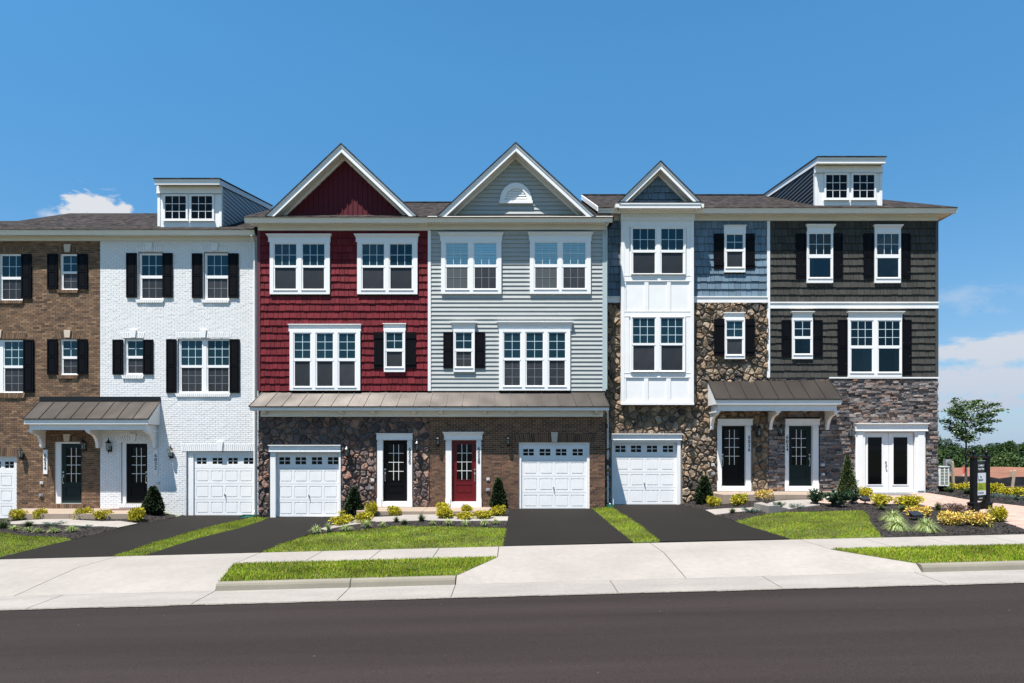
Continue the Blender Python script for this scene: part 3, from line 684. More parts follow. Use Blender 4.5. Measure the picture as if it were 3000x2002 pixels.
# planting beds, lawns
BEDL = [(-90, 1500), (0, 1499), (200, 1494), (400, 1500), (470, 1503), (515, 1512), (515, 1517), (440, 1531), (345, 1550), (275, 1567), (214, 1582), (191, 1577), (143, 1575), (95, 1574), (48, 1569), (0, 1562), (-90, 1557)]
BEDM = [(1004, 1512), (1010, 1500), (1300, 1486), (1490, 1487), (1509, 1492), (1492, 1500), (1482, 1549), (1355, 1545), (1249, 1543), (1144, 1544), (1104, 1549), (1038, 1557), (960, 1565), (906, 1568), (943, 1545), (972, 1521)]
BEDR = [(1996, 1476), (2060, 1460), (2200, 1445), (2480, 1438), (2505, 1448), (2380, 1468), (2385, 1477), (2480, 1478), (2600, 1479), (2698, 1484), (2770, 1492), (2841, 1506), (2944, 1534), (3000, 1553), (3060, 1563), (2581, 1574), (2566, 1552), (2550, 1530), (2545, 1509), (2528, 1499), (2431, 1498.6), (2298, 1503), (2232, 1511), (2156, 1529), (2100, 1512), (2066, 1498), (2010, 1484)]
BEDB = [(2718, 1446), (2745, 1440), (2790, 1434), (2900, 1434.5), (3150, 1434.5), (3200, 1480), (3200, 1505), (3000, 1485), (2910, 1475), (2831, 1465), (2770, 1454)]
def fix(pp): return [(x, YS+.002) if YS-.3 < y < YS+.09 else (x, y) for x, y in pp]
PATHS.append([((px_-CX)*d_/F, d_-D) for px_, py_, d_ in [(2205, 0, 20.75), (2252, 0, 19.3), (2405, 0, 20.3), (2395, 0, 21.9), (2275, 0, 21.7)]])
BEDS = [fix(P(b)) for b in (BEDL, BEDM, BEDR, BEDB)]
bumpy = lambda X, Y: G(X, Y)+.018+.012*math.sin(X*5.1+Y*3)*math.sin(Y*6.3-X*2)
chips = MB()
rn = random.Random(3)
def sample(tris, dens, rn):
    T = np.array(tris); a, b, c = T[:, 0], T[:, 1], T[:, 2]
    ar = np.linalg.norm(np.cross(b-a, c-a), axis=1)/2; n = int(ar.sum()*dens)
    rs = np.random.RandomState(rn.randrange(1 << 30)); k = rs.choice(len(T), n, p=ar/ar.sum())
    u, v = rs.rand(n, 1), rs.rand(n, 1); fl = (u+v) > 1; u = np.where(fl, 1-u, u); v = np.where(fl, 1-v, v)
    return a[k]+(b-a)[k]*u+(c-a)[k]*v, rs
for bd in BEDS:
    r = region(bd, bumpy, .25, .1); tag(r.build('mulch_bed', MULCHB), kind='structure')
    pts, rs = sample(r.tris, 420, rn)
    for p in pts:
        if any(inside(p[0], p[1], q) for q in PATHS): continue
        l, w, h = rn.uniform(.012, .045), rn.uniform(.004, .012), rn.uniform(.004, .012); t = rn.uniform(0, 6.28); e = rn.uniform(-.4, .4)
        dx, dy = math.cos(t)*l, math.sin(t)*l; nx_, ny_ = -math.sin(t)*w, math.cos(t)*w
        x, y, z = p; z += h
        chips.face([(x-dx-nx_, y-dy-ny_, z-e*l), (x+dx-nx_, y+dy-ny_, z+e*l), (x+dx+nx_, y+dy+ny_, z+e*l+h*.6), (x-dx+nx_, y-dy+ny_, z-e*l+h*.6)])
tag(chips.build('bark_mulch', MULCHC), 'dark shredded bark mulch covering the planting beds', 'mulch', kind='stuff')
LAWNS = [
    fix(P([(-90, 1557), (0, 1562), (48, 1569), (95, 1574), (143, 1575), (191, 1577), (214, 1582), (150, 1597), (85, 1613), (0, 1634), (-90, 1644)])),
    fix(P([(757, 1515), (800, 1513), (786, 1518), (765, 1528), (700, 1549), (574, 1580), (421, 1630), (328, 1631), (459, 1588), (589, 1551), (700, 1525)])),
    fix(P([(906, 1568), (960, 1565), (1038, 1557), (1104, 1549), (1144, 1544), (1249, 1543), (1355, 1545), (1482, 1549), (1473, 1601), (1100, 1612), (763, 1620), (792, 1609), (815, 1597), (861, 1585)])),
    fix(P([(1733, 1489), (1796, 1484), (1796, 1490), (1878, 1541), (1934, 1588), (1855, 1590), (1783, 1532)])),
    fix(P([(2156, 1529), (2232, 1511), (2298, 1503), (2431, 1498.6), (2528, 1499), (2545, 1509), (2550, 1530), (2566, 1552), (2581, 1574), (2315, 1581), (2200, 1545)])),
    [(-6.465, YW), (-.345, YW), (-1.155, YK), (-6.045, YK)],
    [(7.425, YW), (34, YW), (34, YK), (8.365, YK)],
]
def grass_blades(tris, dens, hmin, hmax, rn):
    p, rs = sample(tris, dens, rn); n = len(p)
    h = rs.uniform(hmin, hmax, n)*(1+.25*np.sin(p[:, 0]*2.1)*np.sin(p[:, 1]*3.3)); t = rs.uniform(0, 2*np.pi, n); w = rs.uniform(.0028, .0058, n)
    lx, ly = rs.normal(0, .35, n)*h, rs.normal(0, .35, n)*h
    ax, ay = np.cos(t)*w, np.sin(t)*w
    p = p+np.c_[rs.normal(0, .022, n), rs.normal(0, .022, n), 0*h]
    V = np.empty((n, 5, 3))
    V[:, 0] = p+np.c_[ax, ay, 0*h]; V[:, 1] = p-np.c_[ax, ay, 0*h]
    mid = p+np.c_[lx*.4, ly*.4, h*.62]; V[:, 2] = mid-np.c_[ax*.8, ay*.8, 0*h]; V[:, 3] = mid+np.c_[ax*.8, ay*.8, 0*h]
    V[:, 4] = p+np.c_[lx, ly, h]
    return V
LAWNS.append(fix(P([(-92, 1644), (-92, 1500)])+[(-18.3, -.1), (-19.15, -.1), (-19.15, YS+.002)]))
LAWNS.append(fix(P([(3304, 1557), (3204, 1505.5), (3204, 1480), (3152, 1436)])+[(34, -.5), (34, YS+.002)]))
LAWNS.append([(-33.5, YS+.002), (-22.7, YS+.002), (-22.7, -.1), (-33.5, -.1)])
blade_sets = []
for i, L_ in enumerate(LAWNS):
    r = region(L_, offz(.0), .4, .05); tag(r.build('lawn', SOIL), kind='structure')
    near = i in (5, 6)
    blade_sets.append(grass_blades(r.tris, 3000 if near else 1900 if i < 5 else 900, .03, .068 if near else .05, rn))
V = np.concatenate(blade_sets); n = len(V)
me = bpy.data.meshes.new('grass'); me.vertices.add(n*5); me.vertices.foreach_set('co', V.reshape(-1))
idx = (np.arange(n)[:, None]*5+np.array([0, 1, 2, 3, 3, 2, 4])).reshape(-1)
me.loops.add(n*7); me.loops.foreach_set('vertex_index', idx.astype(np.int32))
ls = (np.arange(n)[:, None]*7+np.array([0, 4])).reshape(-1); me.polygons.add(n*2); me.polygons.foreach_set('loop_start', ls.astype(np.int32))
me.update(calc_edges=True); me.materials.append(GRASS)
o = bpy.data.objects.new('grass', me); COL.objects.link(o); WL[o.name] = Vector((0, 0, 0))
tag(o, 'short mown green grass with straw coloured blades on the lawns and verges', 'grass', kind='stuff')
# ---------------------------------------------------------------- houses
def X_(px, Y=0.): return (px-CX)*(D+Y)/F
def Z_(py, Y=0.): return ZC-(py-HY)*(D+Y)/F
def R_(x0, y0, x1, y1, Y=0.):
    """photo rectangle on the plane Y -> (x0,x1,z0,z1)"""
    return (X_(x0, Y), X_(x1, Y), Z_(y1, Y), Z_(y0, Y))

def crown(mb, x0, x1, z0, z1, Y, flare=.05, out=.10):
    """window or door head board with a moulded cap"""
    zc = z0+(z1-z0)*.55
    mb.box(x0+flare, x1-flare, Y-out*.7, Y, z0, zc)
    mb.box(x0+flare*.8, x1-flare*.8, Y-out*.78, Y, z0, z0+.018)
    h = z1-.022-zc; n = 4
    for k in range(n):
        f = ((k+1)/n)**1.6
        mb.box(x0+flare*(1-f), x1-flare*(1-f), Y-out*.7-.07*f, Y, zc+h*k/n, zc+h*(k+1)/n+.0005*k)
    mb.box(x0-.012, x1+.012, Y-out*.7-.09, Y, z1-.022, z1)
def flathead(mb, x0, x1, z0, z1, Y, out=.09):
    mb.box(x0+.02, x1-.02, Y-out*.7, Y, z0, z1-.03); mb.box(x0+.01, x1-.01, Y-out*.8, Y, z0, z0+.02); mb.box(x0, x1, Y-out-.02, Y, z1-.03, z1)

def window(H, Y0, trim, sashes, uy, ly, cols, ru, rl=0, head=None, headkind='crown', recess=0., kind='screen', blind=(), curtain=(), extra=None):
    """trim: outer px rectangle; sashes: [(x0,x1)] pane px ranges; uy, ly: pane px y ranges"""
    Yf = Y0+recess-.012 if recess else Y0-.095
    clear = kind == 'clear' or bool(blind)
    Yp = Yf+(.022 if clear else .042)
    mb = MB(); x0, x1, z0, z1 = R_(*trim, Y0)
    units = []; panes = []
    for (a, b) in sashes:
        xa, xb = X_(a, Y0), X_(b, Y0)
        zu0, zu1 = Z_(uy[1], Y0), Z_(uy[0], Y0)
        if ly: zl0, zl1 = Z_(ly[1], Y0), Z_(ly[0], Y0)
        else: zl0 = zu0
        units.append((xa-.042, xb+.042, zl0-.05, zu1+.035))
        panes.append((xa, xb, zu0, zu1, 'u'))
        if ly: panes.append((xa+.012, xb-.012, zl0, zl1, 'l'))
    if recess: x0, x1, z0, z1 = min(u[0] for u in units)-.035, max(u[1] for u in units)+.035, min(u[2] for u in units)-.03, max(u[3] for u in units)+.03
    units = [(max(a, x0+.012), min(b, x1-.012), max(c, z0+.012), min(d, z1-.012)) for a, b, c, d in units]
    panel(mb, x0, x1, z0, z1, Yf, units, .05, thick=.094 if not recess else .06)
    for u in units:
        pn = [p[:4] for p in panes if u[0] < (p[0]+p[1])/2 < u[1]]
        panel(mb, u[0], u[1], u[2], u[3], Yf+.016, pn, .045)
        if len(pn) == 2:
            zm0, zm1 = min(pn[0][2], pn[1][2]), 0
            lo, hi = pn[1][3], pn[0][2]; mb.box(u[0]+.01, u[1]-.01, Yf+.008, Yf+.03, lo-.004, hi+.004)
        mb.box(u[0]-.012, u[1]+.012, Yf-.02, Yf+.03, u[2]-.018, u[2]+.004)       # little sill nose
    if head: (crown if headkind == 'crown' else flathead)(mb, *R_(*head, Y0), Y0)
    w = mb.build('window', VINYL, H)
    for i, (a, b, c, d, t) in enumerate(panes):
        pm = MB(); pm.box(a-.004, b+.004, Yp, Yp+.004, c-.004, d+.004)
        M = GLASS_UP
        if t == 'l' and kind == 'screen' and not blind: M = SCREEN
        if clear: M = GLASS_CLR
        if blind and i in blind: M = GLASS_BLIND if t == 'u' else mat('screen_over_blind', (.055, .064, .064), .5)
        if blind and t == 'l' and i not in blind: M = SCREEN
        pm.build('pane', M, w)
        if clear:
            bk = MB(); bk.box(a-.03, b+.03, Y0-.041 if not recess else Yf+.07, Y0-.040+(.11 if recess else 0), c-.02, d+.02); bk.build('unlit_room_board', UNLIT_ROOM, w)  # board close behind the glass, its dark colour stands in for the unlit room
    mu = MB(); ml = MB()
    for (a, b, c, d, t) in panes:
        r = ru if t == 'u' else rl
        if not r: continue
        T = mu if t == 'u' else ml; hw = .009
        for k in range(1, cols):
            x = a+(b-a)*k/cols; T.box(x-hw, x+hw, Yp-.006, Yp-.001, c, d)
        for k in range(1, r):
            z = c+(d-c)*k/r; T.box(a, b, Yp-.0065, Yp-.0012, z-hw, z+hw)
    if mu.v: mu.build('muntins', MUNT_UP, w)
    if ml.v: ml.build('muntins', MUNT_LO if kind == 'screen' else MUNT_UP, w)
    for i in blind:
        a, b, c, d, t = panes[i]
        if t == 'l': continue
        bm_ = MB(); z = c
        while z < d-.01:
            h = min(.055, d-z); bm_.hexa([(a, Yp+.007, z), (b, Yp+.007, z), (b, Yp+.010, z), (a, Yp+.010, z), (a, Yp+.018, z+h), (b, Yp+.018, z+h), (b, Yp+.021, z+h), (a, Yp+.021, z+h)]); z += .06
        bm_.build('blind', BLIND if t == 'u' else mat('blind_behind_screen', (.085, .10, .10), .8), w)
    for (i, f0, f1) in curtain:
        a, b, c, d, t = panes[i]; cm = MB(); n = 6; xa, xb = a+(b-a)*f0, a+(b-a)*f1
        for k in range(n):
            p, q = xa+(xb-xa)*k/n, xa+(xb-xa)*(k+1)/n
            cm.hexa([(p, Yp+.018, c), (q, Yp+.008 if k % 2 else Yp+.018, c), (q, Yp+.021, c), (p, Yp+.021, c), (p, Yp+.018, d), (q, Yp+.008 if k % 2 else Yp+.018, d), (q, Yp+.021, d), (p, Yp+.021, d)])
        cm.build('curtain', mat('sheer_curtain', (.42, .5, .5), .8), w)
    return w
def shutter(H, Y0, x0, y0, x1, y1, kind='panel', split=.5):
    a, b, c, d = R_(x0, y0, x1, y1, Y0); mb = MB(); Yf = Y0-.045
    if kind == 'panel':
        st = .055; m = c+(d-c)*split
        holes = [(a+st, b-st, c+st*1.3, m-st*.5), (a+st, b-st, m+st*.5, d-st)]
        panel(mb, a, b, c, d, Yf-.02, holes, .02, thick=.06)
        for h in holes:
            mb.box(h[0], h[1], Yf-.001, Yf+.02, h[2], h[3])
            e = .03; mb.box(h[0]+e, h[1]-e, Yf-.013, Yf, h[2]+e, h[3]-e)
    else:
        n = 4; w = (b-a)/n
        for k in range(n): mb.box(a+k*w+.004, a+(k+1)*w-.004, Yf-.01, Yf+.03, c, d)
        for z in (c+(d-c)*.14, c+(d-c)*.86): mb.box(a, b, Yf-.03, Yf-.009, z-.05, z+.05)
        mb.box(a+.006, b-.006, Yf+.0, Yf+.028, c+.01, d-.01)
    return mb.build('shutter', BLACKP, H)
def garage(H, Y0, x0, y0, x1, y1, rec, rows, wins, wy, handle, trim=None, head=None, jamb=None):
    """door px rect; rows: px y of section joints; wins: list of (x0,x1)"""
    Yd = Y0+rec; mb = MB(); a, b, c, d = R_(x0, y0, x1, y1, Y0)
    zs = [d]+[Z_(r, Y0) for r in rows]+[c]
    wl = [(X_(p, Y0), X_(q, Y0), Z_(wy[1], Y0), Z_(wy[0], Y0)) for p, q in wins]
    wh = [(p-.035, q+.035, r-.035, s+.035) for p, q, r, s in wl]
    for k in range(len(zs)-1):
        zt, zb = zs[k]-.004, zs[k+1]+.004
        holes = []
        if k == 0: holes = wh
        else:
            n = 4; w = (b-a-.12)/n
            for i in range(n): holes.append((a+.06+i*w+.045, a+.06+(i+1)*w-.045, zb+.085, zt-.085))
        panel(mb, a, b, zb, zt, Yd-.030, holes, .009, thick=.030)
        for h in holes:
            if k == 0: continue
            mb.hexa([(h[0], Yd-.021, h[2]), (h[1], Yd-.021, h[2]), (h[1], Yd, h[2]), (h[0], Yd, h[2]), (h[0], Yd-.021, h[3]), (h[1], Yd-.021, h[3]), (h[1], Yd, h[3]), (h[0], Yd, h[3])])
            e = .035; mb.box(h[0]+e, h[1]-e, Yd-.031, Yd-.02, h[2]+e, h[3]-e)
    for h, w in zip(wh, wl):
        panel(mb, h[0], h[1], h[2], h[3], Yd-.027, [w], .03)
        mb.box((w[0]+w[1])/2-.014, (w[0]+w[1])/2+.014, Yd-.024, Yd-.004, w[2], w[3]); mb.box(w[0], w[1], Yd-.0245, Yd-.0045, (w[2]+w[3])/2-.012, (w[2]+w[3])/2+.012)
    mb.box(a, b, Yd, Yd+.05, c, d)
    g = mb.build('garage_door', WHITE, H)
    for w in wl:
        p = MB(); p.box(w[0]-.003, w[1]+.003, Yd-.009, Yd-.003, w[2]-.003, w[3]+.003); p.build('pane', GLASS_DK, g)
    s = MB(); s.box(a, b, Yd-.045, Yd-.001, c-.022, c+.0); s.build('rubber_seal', BLACKM, g)
    hx, hz = X_(handle[0], Y0), Z_(handle[1], Y0); h = MB()
    h.lathe((hx, Yd-.045, hz), [(.028, -.02), (.028, .02)], 8); h.tube([(hx, Yd-.05, hz), (hx, Yd-.09, hz)], .012, 6); h.tube([(hx, Yd-.085, hz+.05), (hx, Yd-.085, hz-.06)], .013, 6)
    h.build('handle', CHROME, g)
    # frame
    fr = MB()
    if trim:
        t = R_(*trim, Y0); panel(fr, t[0], t[1], c-.02, t[3], Y0-.045, [(a+.004, b-.004, c-.03, d-.004)], rec+.045, thick=.06)
    else:
        panel(fr, *jamb, c-.012, d+.07, Yd-.075, [(a+.004, b-.004, c-.03, d-.004)], .08, thick=.09)
    if head: flathead(fr, *R_(*head, Y0), Y0-.02, .11)
    fr.build('garage_frame', WHITE, H)
    th = MB(); th.box(a-.02, b+.02, Y0-.16, Yd+.03, c-.20, c-.024); th.build('threshold', CONC_P, H)
def entry(H, Y0, x0, y0, x1, y1, rec, glass, M, pan, hside, trim=None, head=None, headkind='flat', base=None, jamb=None, rows=4, cols=3):
    Yd = Y0+rec; a, b, c, d = R_(x0, y0, x1, y1, Y0); g = R_(*glass, Y0); p = R_(*pan, Y0); mb = MB()
    panel(mb, a, b, c, d, Yd-.03, [g, p], .02, thick=.05)
    mb.box(p[0], p[1], Yd-.012, Yd+.01, p[2], p[3]); mb.box(p[0]+.035, p[1]-.035, Yd-.024, Yd-.011, p[2]+.035, p[3]-.035)
    for (q0, q1, q2, q3) in ((g[0]-.025, g[0]+.004, g[2]-.025, g[3]+.025), (g[1]-.004, g[1]+.025, g[2]-.025, g[3]+.025), (g[0]+.004, g[1]-.004, g[2]-.025, g[2]+.004), (g[0]+.004, g[1]-.004, g[3]-.004, g[3]+.025)):
        mb.box(q0, q1, Yd-.042, Yd-.029, q2, q3)
    mb.box(a, b, Yd, Yd+.03, c, d)
    o = mb.build('entry_door', M, H)
    q = MB(); q.box(g[0], g[1], Yd-.019, Yd-.014, g[2], g[3]); q.build('glass_pane', GLASS_DK, o)
    q = MB(); hw = .009
    for k in range(1, cols): x = g[0]+(g[1]-g[0])*k/cols; q.box(x-hw, x+hw, Yd-.036, Yd-.019, g[2]+.004, g[3]-.004)
    for k in range(1, rows): z = g[2]+(g[3]-g[2])*k/rows; q.box(g[0]+.004, g[1]-.004, Yd-.0365, Yd-.0195, z-hw, z+hw)
    q.build('grille', WHITE, o)
    hx = (a+.07) if hside < 0 else (b-.07); zh = c+(d-c)*.46; q = MB()
    q.tube([(hx, Yd-.03, zh+.14), (hx, Yd-.055, zh+.14)], .032, 10); q.tube([(hx, Yd-.03, zh), (hx, Yd-.05, zh)], .026, 8)
    q.tube([(hx, Yd-.05, zh), (hx, Yd-.09, zh-.03), (hx, Yd-.09, zh-.24), (hx, Yd-.035, zh-.29)], .011, 6); q.tube([(hx, Yd-.03, zh-.29), (hx, Yd-.045, zh-.29)], .02, 8)
    q.box(hx-.02, hx+.02, Yd-.036, Yd-.029, zh-.06, zh+.05)
    q.build('door_handle', CHROME, o)
    fr = MB()
    if trim:
        t = R_(*trim, Y0); panel(fr, t[0], t[1], t[2], t[3], Y0-.06, [(a+.002, b-.002, c-.004, d-.002)], rec+.055, thick=.075)
        fr.box(t[0]-.012, t[0]+(a-t[0])*.82, Y0-.085, Y0-.05, t[2], t[2]+.32); fr.box(t[1]-(t[1]-b)*.82, t[1]+.012, Y0-.085, Y0-.05, t[2], t[2]+.32)
        if head:
            hd = R_(*head, Y0)
            for q0, q1 in ((t[0], a), (b, t[1])): fr.box(q0-.01, q1-.005 if q1 == a else q1+.01, Y0-.08, Y0-.05, hd[2]-.16, hd[2]-.12)
            (crown if headkind == 'crown' else flathead)(fr, *hd, Y0-.03)
    elif jamb:
        panel(fr, *jamb, c-.01, d+.07, Yd-.08, [(a+.002, b-.002, c-.004, d-.002)], .08, thick=.1)
    fr.build('door_frame', WHITE, H)
    s = MB(); s.box(a, b, Y0-.02, Yd-.031, c-.03, c-.005); s.build('threshold', CHROME, o)
    return o
def lantern(H, Y0, px, y0, y1, M=BLACKM):
    x = X_(px, Y0); z0, z1 = Z_(y1, Y0), Z_(y0, Y0); h = z1-z0; mb = MB(); yc = Y0-.15
    mb.lathe((x, Y0-.035, z0+h*.30), [(.055, -.11), (.06, 0), (.055, .11)], 8)
    mb.tube([(x, Y0-.03, z0+h*.22), (x, yc, z0+h*.10), (x, yc, z0+h*.22)], .013, 6)
    mb.lathe((x, yc, z0), [(.004, 0), (.018, .02), (.010, .05), (.035, h*.17), (.07, h*.22), (.074, h*.25)], 8)
    for k in range(4):
        t = math.pi/4+k*math.pi/2; mb.tube([(x+.066*math.cos(t), yc+.066*math.sin(t), z0+h*.24), (x+.078*math.cos(t), yc+.078*math.sin(t), z0+h*.66)], .007, 4)
    mb.lathe((x, yc, z0), [(.10, h*.655), (.10, h*.68), (.07, h*.74), (.035, h*.82), (.018, h*.86), (.012, h*.92), (.02, h*.95), (.003, h)], 8)
    o = mb.build('wall_lantern', M, H)
    g = MB(); g.lathe((x, yc, z0), [(.055, h*.25), (.062, h*.65)], 8); g.build('glass_shade', LAMPG, o)
    g = MB(); g.lathe((x, yc, z0), [(.012, h*.27), (.016, h*.38), (.014, h*.48), (.004, h*.52)], 6); g.build('bulb', WHITE, o)
def outlets(H, Y0, spots, cover=GREYM):
    for i, (px, py) in enumerate(spots):
        x, z = X_(px, Y0), Z_(py, Y0); mb = MB(); w = .06 if i == 0 else .07
        mb.box(x-w, x+w, Y0-.05, Y0-.0, z-.055, z+.055, 0); mb.box(x-w*.55, x+w*.55, Y0-.085 if i else Y0-.058, Y0-.049, z-.03, z+.035, 0)
        mb.build('outlet_box', GREYM if i else mat('pale_grey_plastic', (.5, .5, .48), .5), H)
def eaves(H, Y0, x0, x1, gt, gb, fb, p, lend=False, rend=False, sof=None):
    """gutter, soffit, frieze. x0,x1 world; gt, gb px of the gutter top and bottom at its front; fb px of the frieze bottom"""
    Yg = Y0-p; zt, zb = Z_(gt, Yg), Z_(gb, Yg); zf = Z_(fb, Y0); h = zt-zb
    prof = [(Yg, zt), (Yg-.012, zt-.015), (Yg, zt-.03), (Yg+.012, zt-h*.45), (Yg+.045, zt-h*.72), (Yg+.055, zb), (Yg+.13, zb), (Yg+.13, zt-.01), (Yg+.12, zt-.01), (Yg+.12, zb+.02), (Yg+.06, zb+.02), (Yg+.02, zt-.02)]
    gx0, gx1 = x0-(.0 if not lend else lend), x1+(0 if not rend else rend)
    mb = MB(); mb.xprism(prof, gx0, gx1); mb.build('gutter', CREAM, H)
    mb = MB(); zs = zb+.035; mb.box(gx0+(.1 if lend else 0), gx1-(.1 if rend else 0), Yg+.132, Y0+.05, zs-.012, zs)
    mb.box(gx0+(.1 if lend else 0), gx1-(.1 if rend else 0), Yg+.1305, Yg+.15, zs, zt-.02)     # fascia
    n = int((gx1-gx0)/.10)
    for k in range(n):
        xx = gx0+.12+k*.10
        if xx < gx1-.12: mb.box(xx-.012, xx+.012, Yg+.15, Yg+.26, zs-.0135, zs-.0125, 1)
    mb.build('soffit', [SOFFIT, mat('soffit_vent', (.28, .25, .22), .8)], H)
    mb = MB(); mb.box(x0, x1, Y0-.05, Y0+.02, zf, zs-.013); mb.box(x0, x1, Y0-.075, Y0-.049, zs-.08, zs-.0135); mb.box(x0, x1, Y0-.056, Y0-.0495, zf, zf+.025); mb.build('frieze_board', CREAM, H)
    return zt
def body(H, x0, x1, Y0, zt, depth=10.4, M=None):
    """side and back walls behind the front"""
    mb = MB(); y0, y1 = Y0+.3, Y0+depth; zb = -1.2
    mb.face([(x0, y0, zb), (x0, y0, zt), (x0, y1, zt), (x0, y1, zb)]); mb.face([(x1, y0, zb), (x1, y1, zb), (x1, y1, zt), (x1, y0, zt)])
    mb.face([(x0, y1, zb), (x0, y1, zt), (x1, y1, zt), (x1, y1, zb)]); mb.face([(x0, y0, zb), (x0, y0, zt), (x1, y0, zt), (x1, y0, zb)])
    mb.build('rear_walls', M or BODY, H)
def roof(H, x0, x1, Y0, p, ze, pitch=.5, yr=4.8, hipR=None, hipL=None):
    """gabled or hipped roof from the eave over the front to the back. hipL/R: ridge end x"""
    mb = MB(); ye = Y0-p; zr = ze+pitch*(yr-ye); yb = 2*yr-ye
    ra, rb = (x0 if hipL is None else hipL), (x1 if hipR is None else hipR)
    T = .03
    def slab(pts):
        mb.face(pts); mb.face([(x, y, z-T) for x, y, z in reversed(pts)])
        for a, b in zip(pts, pts[1:]+pts[:1]): mb.face([a, (a[0], a[1], a[2]-T), (b[0], b[1], b[2]-T), b])
    slab([(x0, ye-.03, ze), (x1, ye-.03, ze), (rb, yr, zr), (ra, yr, zr)])
    slab([(x1, yb, ze), (x0, yb, ze), (ra, yr, zr), (rb, yr, zr)])
    if hipR is not None: slab([(x1, ye-.03, ze), (x1, yb, ze), (rb, yr, zr)])
    if hipL is not None: slab([(x0, yb, ze), (x0, ye-.03, ze), (ra, yr, zr)])
    if hipR is None: mb.face([(x1, ye, ze-T), (x1, yb, ze-T), (x1, yr, zr-T)])
    if hipL is None: mb.face([(x0, yb, ze-T), (x0, ye, ze-T), (x0, yr, zr-T)])
    mb.box(ra, rb, yr-.1, yr+.1, zr-.03, zr+.025)
    return mb.build('roof', SHINGLE, H)
def gable(H, Y0, p, apex, bl, br, drop, wmat_fn, yback, zwb=None):
    """apex, bl, br: photo px of the outer roof line on the plane Y0-p; drop: rake board height px"""
    Yf = Y0-p; ax, az = X_(apex[0], Yf), Z_(apex[1], Yf); lx, lz = X_(bl[0], Yf), Z_(bl[1], Yf); rx, rz = X_(br[0], Yf), Z_(br[1], Yf)
    dz = drop*(D+Yf)/F; rk = MB(); sh = MB(); sf = MB()
    for (ex, ez) in ((lx, lz), (rx, rz)):
        # front rake board with a thinner crown strip along its top
        sg = (az-ez)/(ax-ex); t0 = dz/(az-ez); q = [(ex, ez), (ax, az), (ax, az-dz), (ex+dz/sg, ez)]
        def pr(q, y0, y1, mb):
            a = [(x, y0, z) for x, z in q]; b = [(x, y1, z) for x, z in q]
            mb.face(a if ex < ax else a[::-1]); mb.face(b[::-1] if ex < ax else b)
            for k in range(4): mb.face([a[k], b[k], b[(k+1) % 4], a[(k+1) % 4]])
        pr(q, Yf, Yf+.03, rk)
        pr([(ex, ez), (ax, az), (ax, az-dz*.28), (ex+dz*.28/sg, ez)], Yf-.025, Yf-.001, rk)
        # roof slab (shingle) and soffit
        t = .035
        pr([(ex-(.03 if ex < ax else -.03), ez+t-.02), (ax, az+t+.012), (ax, az+.001), (ex, ez+.001)], Yf-.05, yback, sh)
        pr([(ex+(ax-ex)*t0, ez+dz*.07), (ax, az-dz*.93), (ax, az-dz*.93-.02), (ex+(ax-ex)*t0, ez+dz*.07-.02)], Yf+.031, Y0+.06, sf)
        # frieze strip along the rake on the wall
        pr([(ex+(ax-ex)*t0, ez+dz*.04), (ax, az-dz*.96), (ax, az-dz*.96-.10), (ex+(ax-ex)*t0, ez+dz*.04-.10)], Y0-.07, Y0-.005, sf)
    rk.build('rake_board', WHITE, H); sh.build('gable_roof', SHINGLE_EDGE if False else SHINGLE, H); sf.build('rake_soffit', SOFFIT, H)
    # wall triangle
    top = az-dz*.9; sl_ = (az-lz)/(ax-lx)
    ulo = lambda z: ax-max(0, (top-z))/sl_; uhi = lambda z: ax+max(0, (top-z))/((az-rz)/(rx-ax))
    return wmat_fn(ulo, uhi, lz-.05 if zwb is None else zwb, top)
def backing(mb, x0, x1, z0, z1, Y, holes, depth=.14, m=0): panel(mb, x0, x1, z0, z1, Y, holes, depth, m)
def rail(H, name, x0, x1, z0, z1, Y, out, M=WHITE): mb = MB(); mb.box(x0, x1, Y-out, Y, z0, z1); return mb.build(name, M, H)

# ---- brown brick house ------------------------------------------------------
GRP = 'row of townhouses'
H = empty('townhouse', (X_(160), 0, 0), 'brown brick townhouse with dark green door at the left end of the row', 'townhouse', GRP)
xL, xR = X_(-215), X_(294); zt, zb = Z_(707), -.8
open_ = []
def bwin(trim, sashes, uy, ly, cols, ru, rl, **k):
    r = R_(*trim); open_.append(r); return dict(trim=trim, sashes=sashes, uy=uy, ly=ly, cols=cols, ru=ru, rl=rl, recess=.05, **k)
wins = [bwin((-3, 742, 66, 881), [(3, 63)], (749, 811), (818, 876), 3, 2, 2), bwin((176, 741, 229, 850), [(182, 226)], (749, 795), (801, 845), 2, 2, 2),
        bwin((-74, 994, 72, 1151), [(-66, -8), (10, 70)], (1001, 1071), (1078, 1147), 3, 3, 3), bwin((176, 993, 229, 1099), [(182, 226)], (999, 1044), (1051, 1094), 2, 2, 2)]
dh = R_(159, 1295, 240, 1476); gh = R_(-147, 1337, 49, 1524); open_ += [dh, gh]
heads = [(-6, 724, 68, 741), (170, 724, 234, 741), (-80, 977, 76, 993), (170, 977, 234, 993), (152, 1278, 247, 1295), (-160, 1312, 60, 1337)]
sills = [(-6, 881, 68, 890), (172, 850, 229, 859), (-78, 1152, 73, 1166), (172, 1100, 229, 1110), (150, 1477, 245, 1489)]
hr = [R_(*h) for h in heads]; sr = [R_(*s) for s in sills]
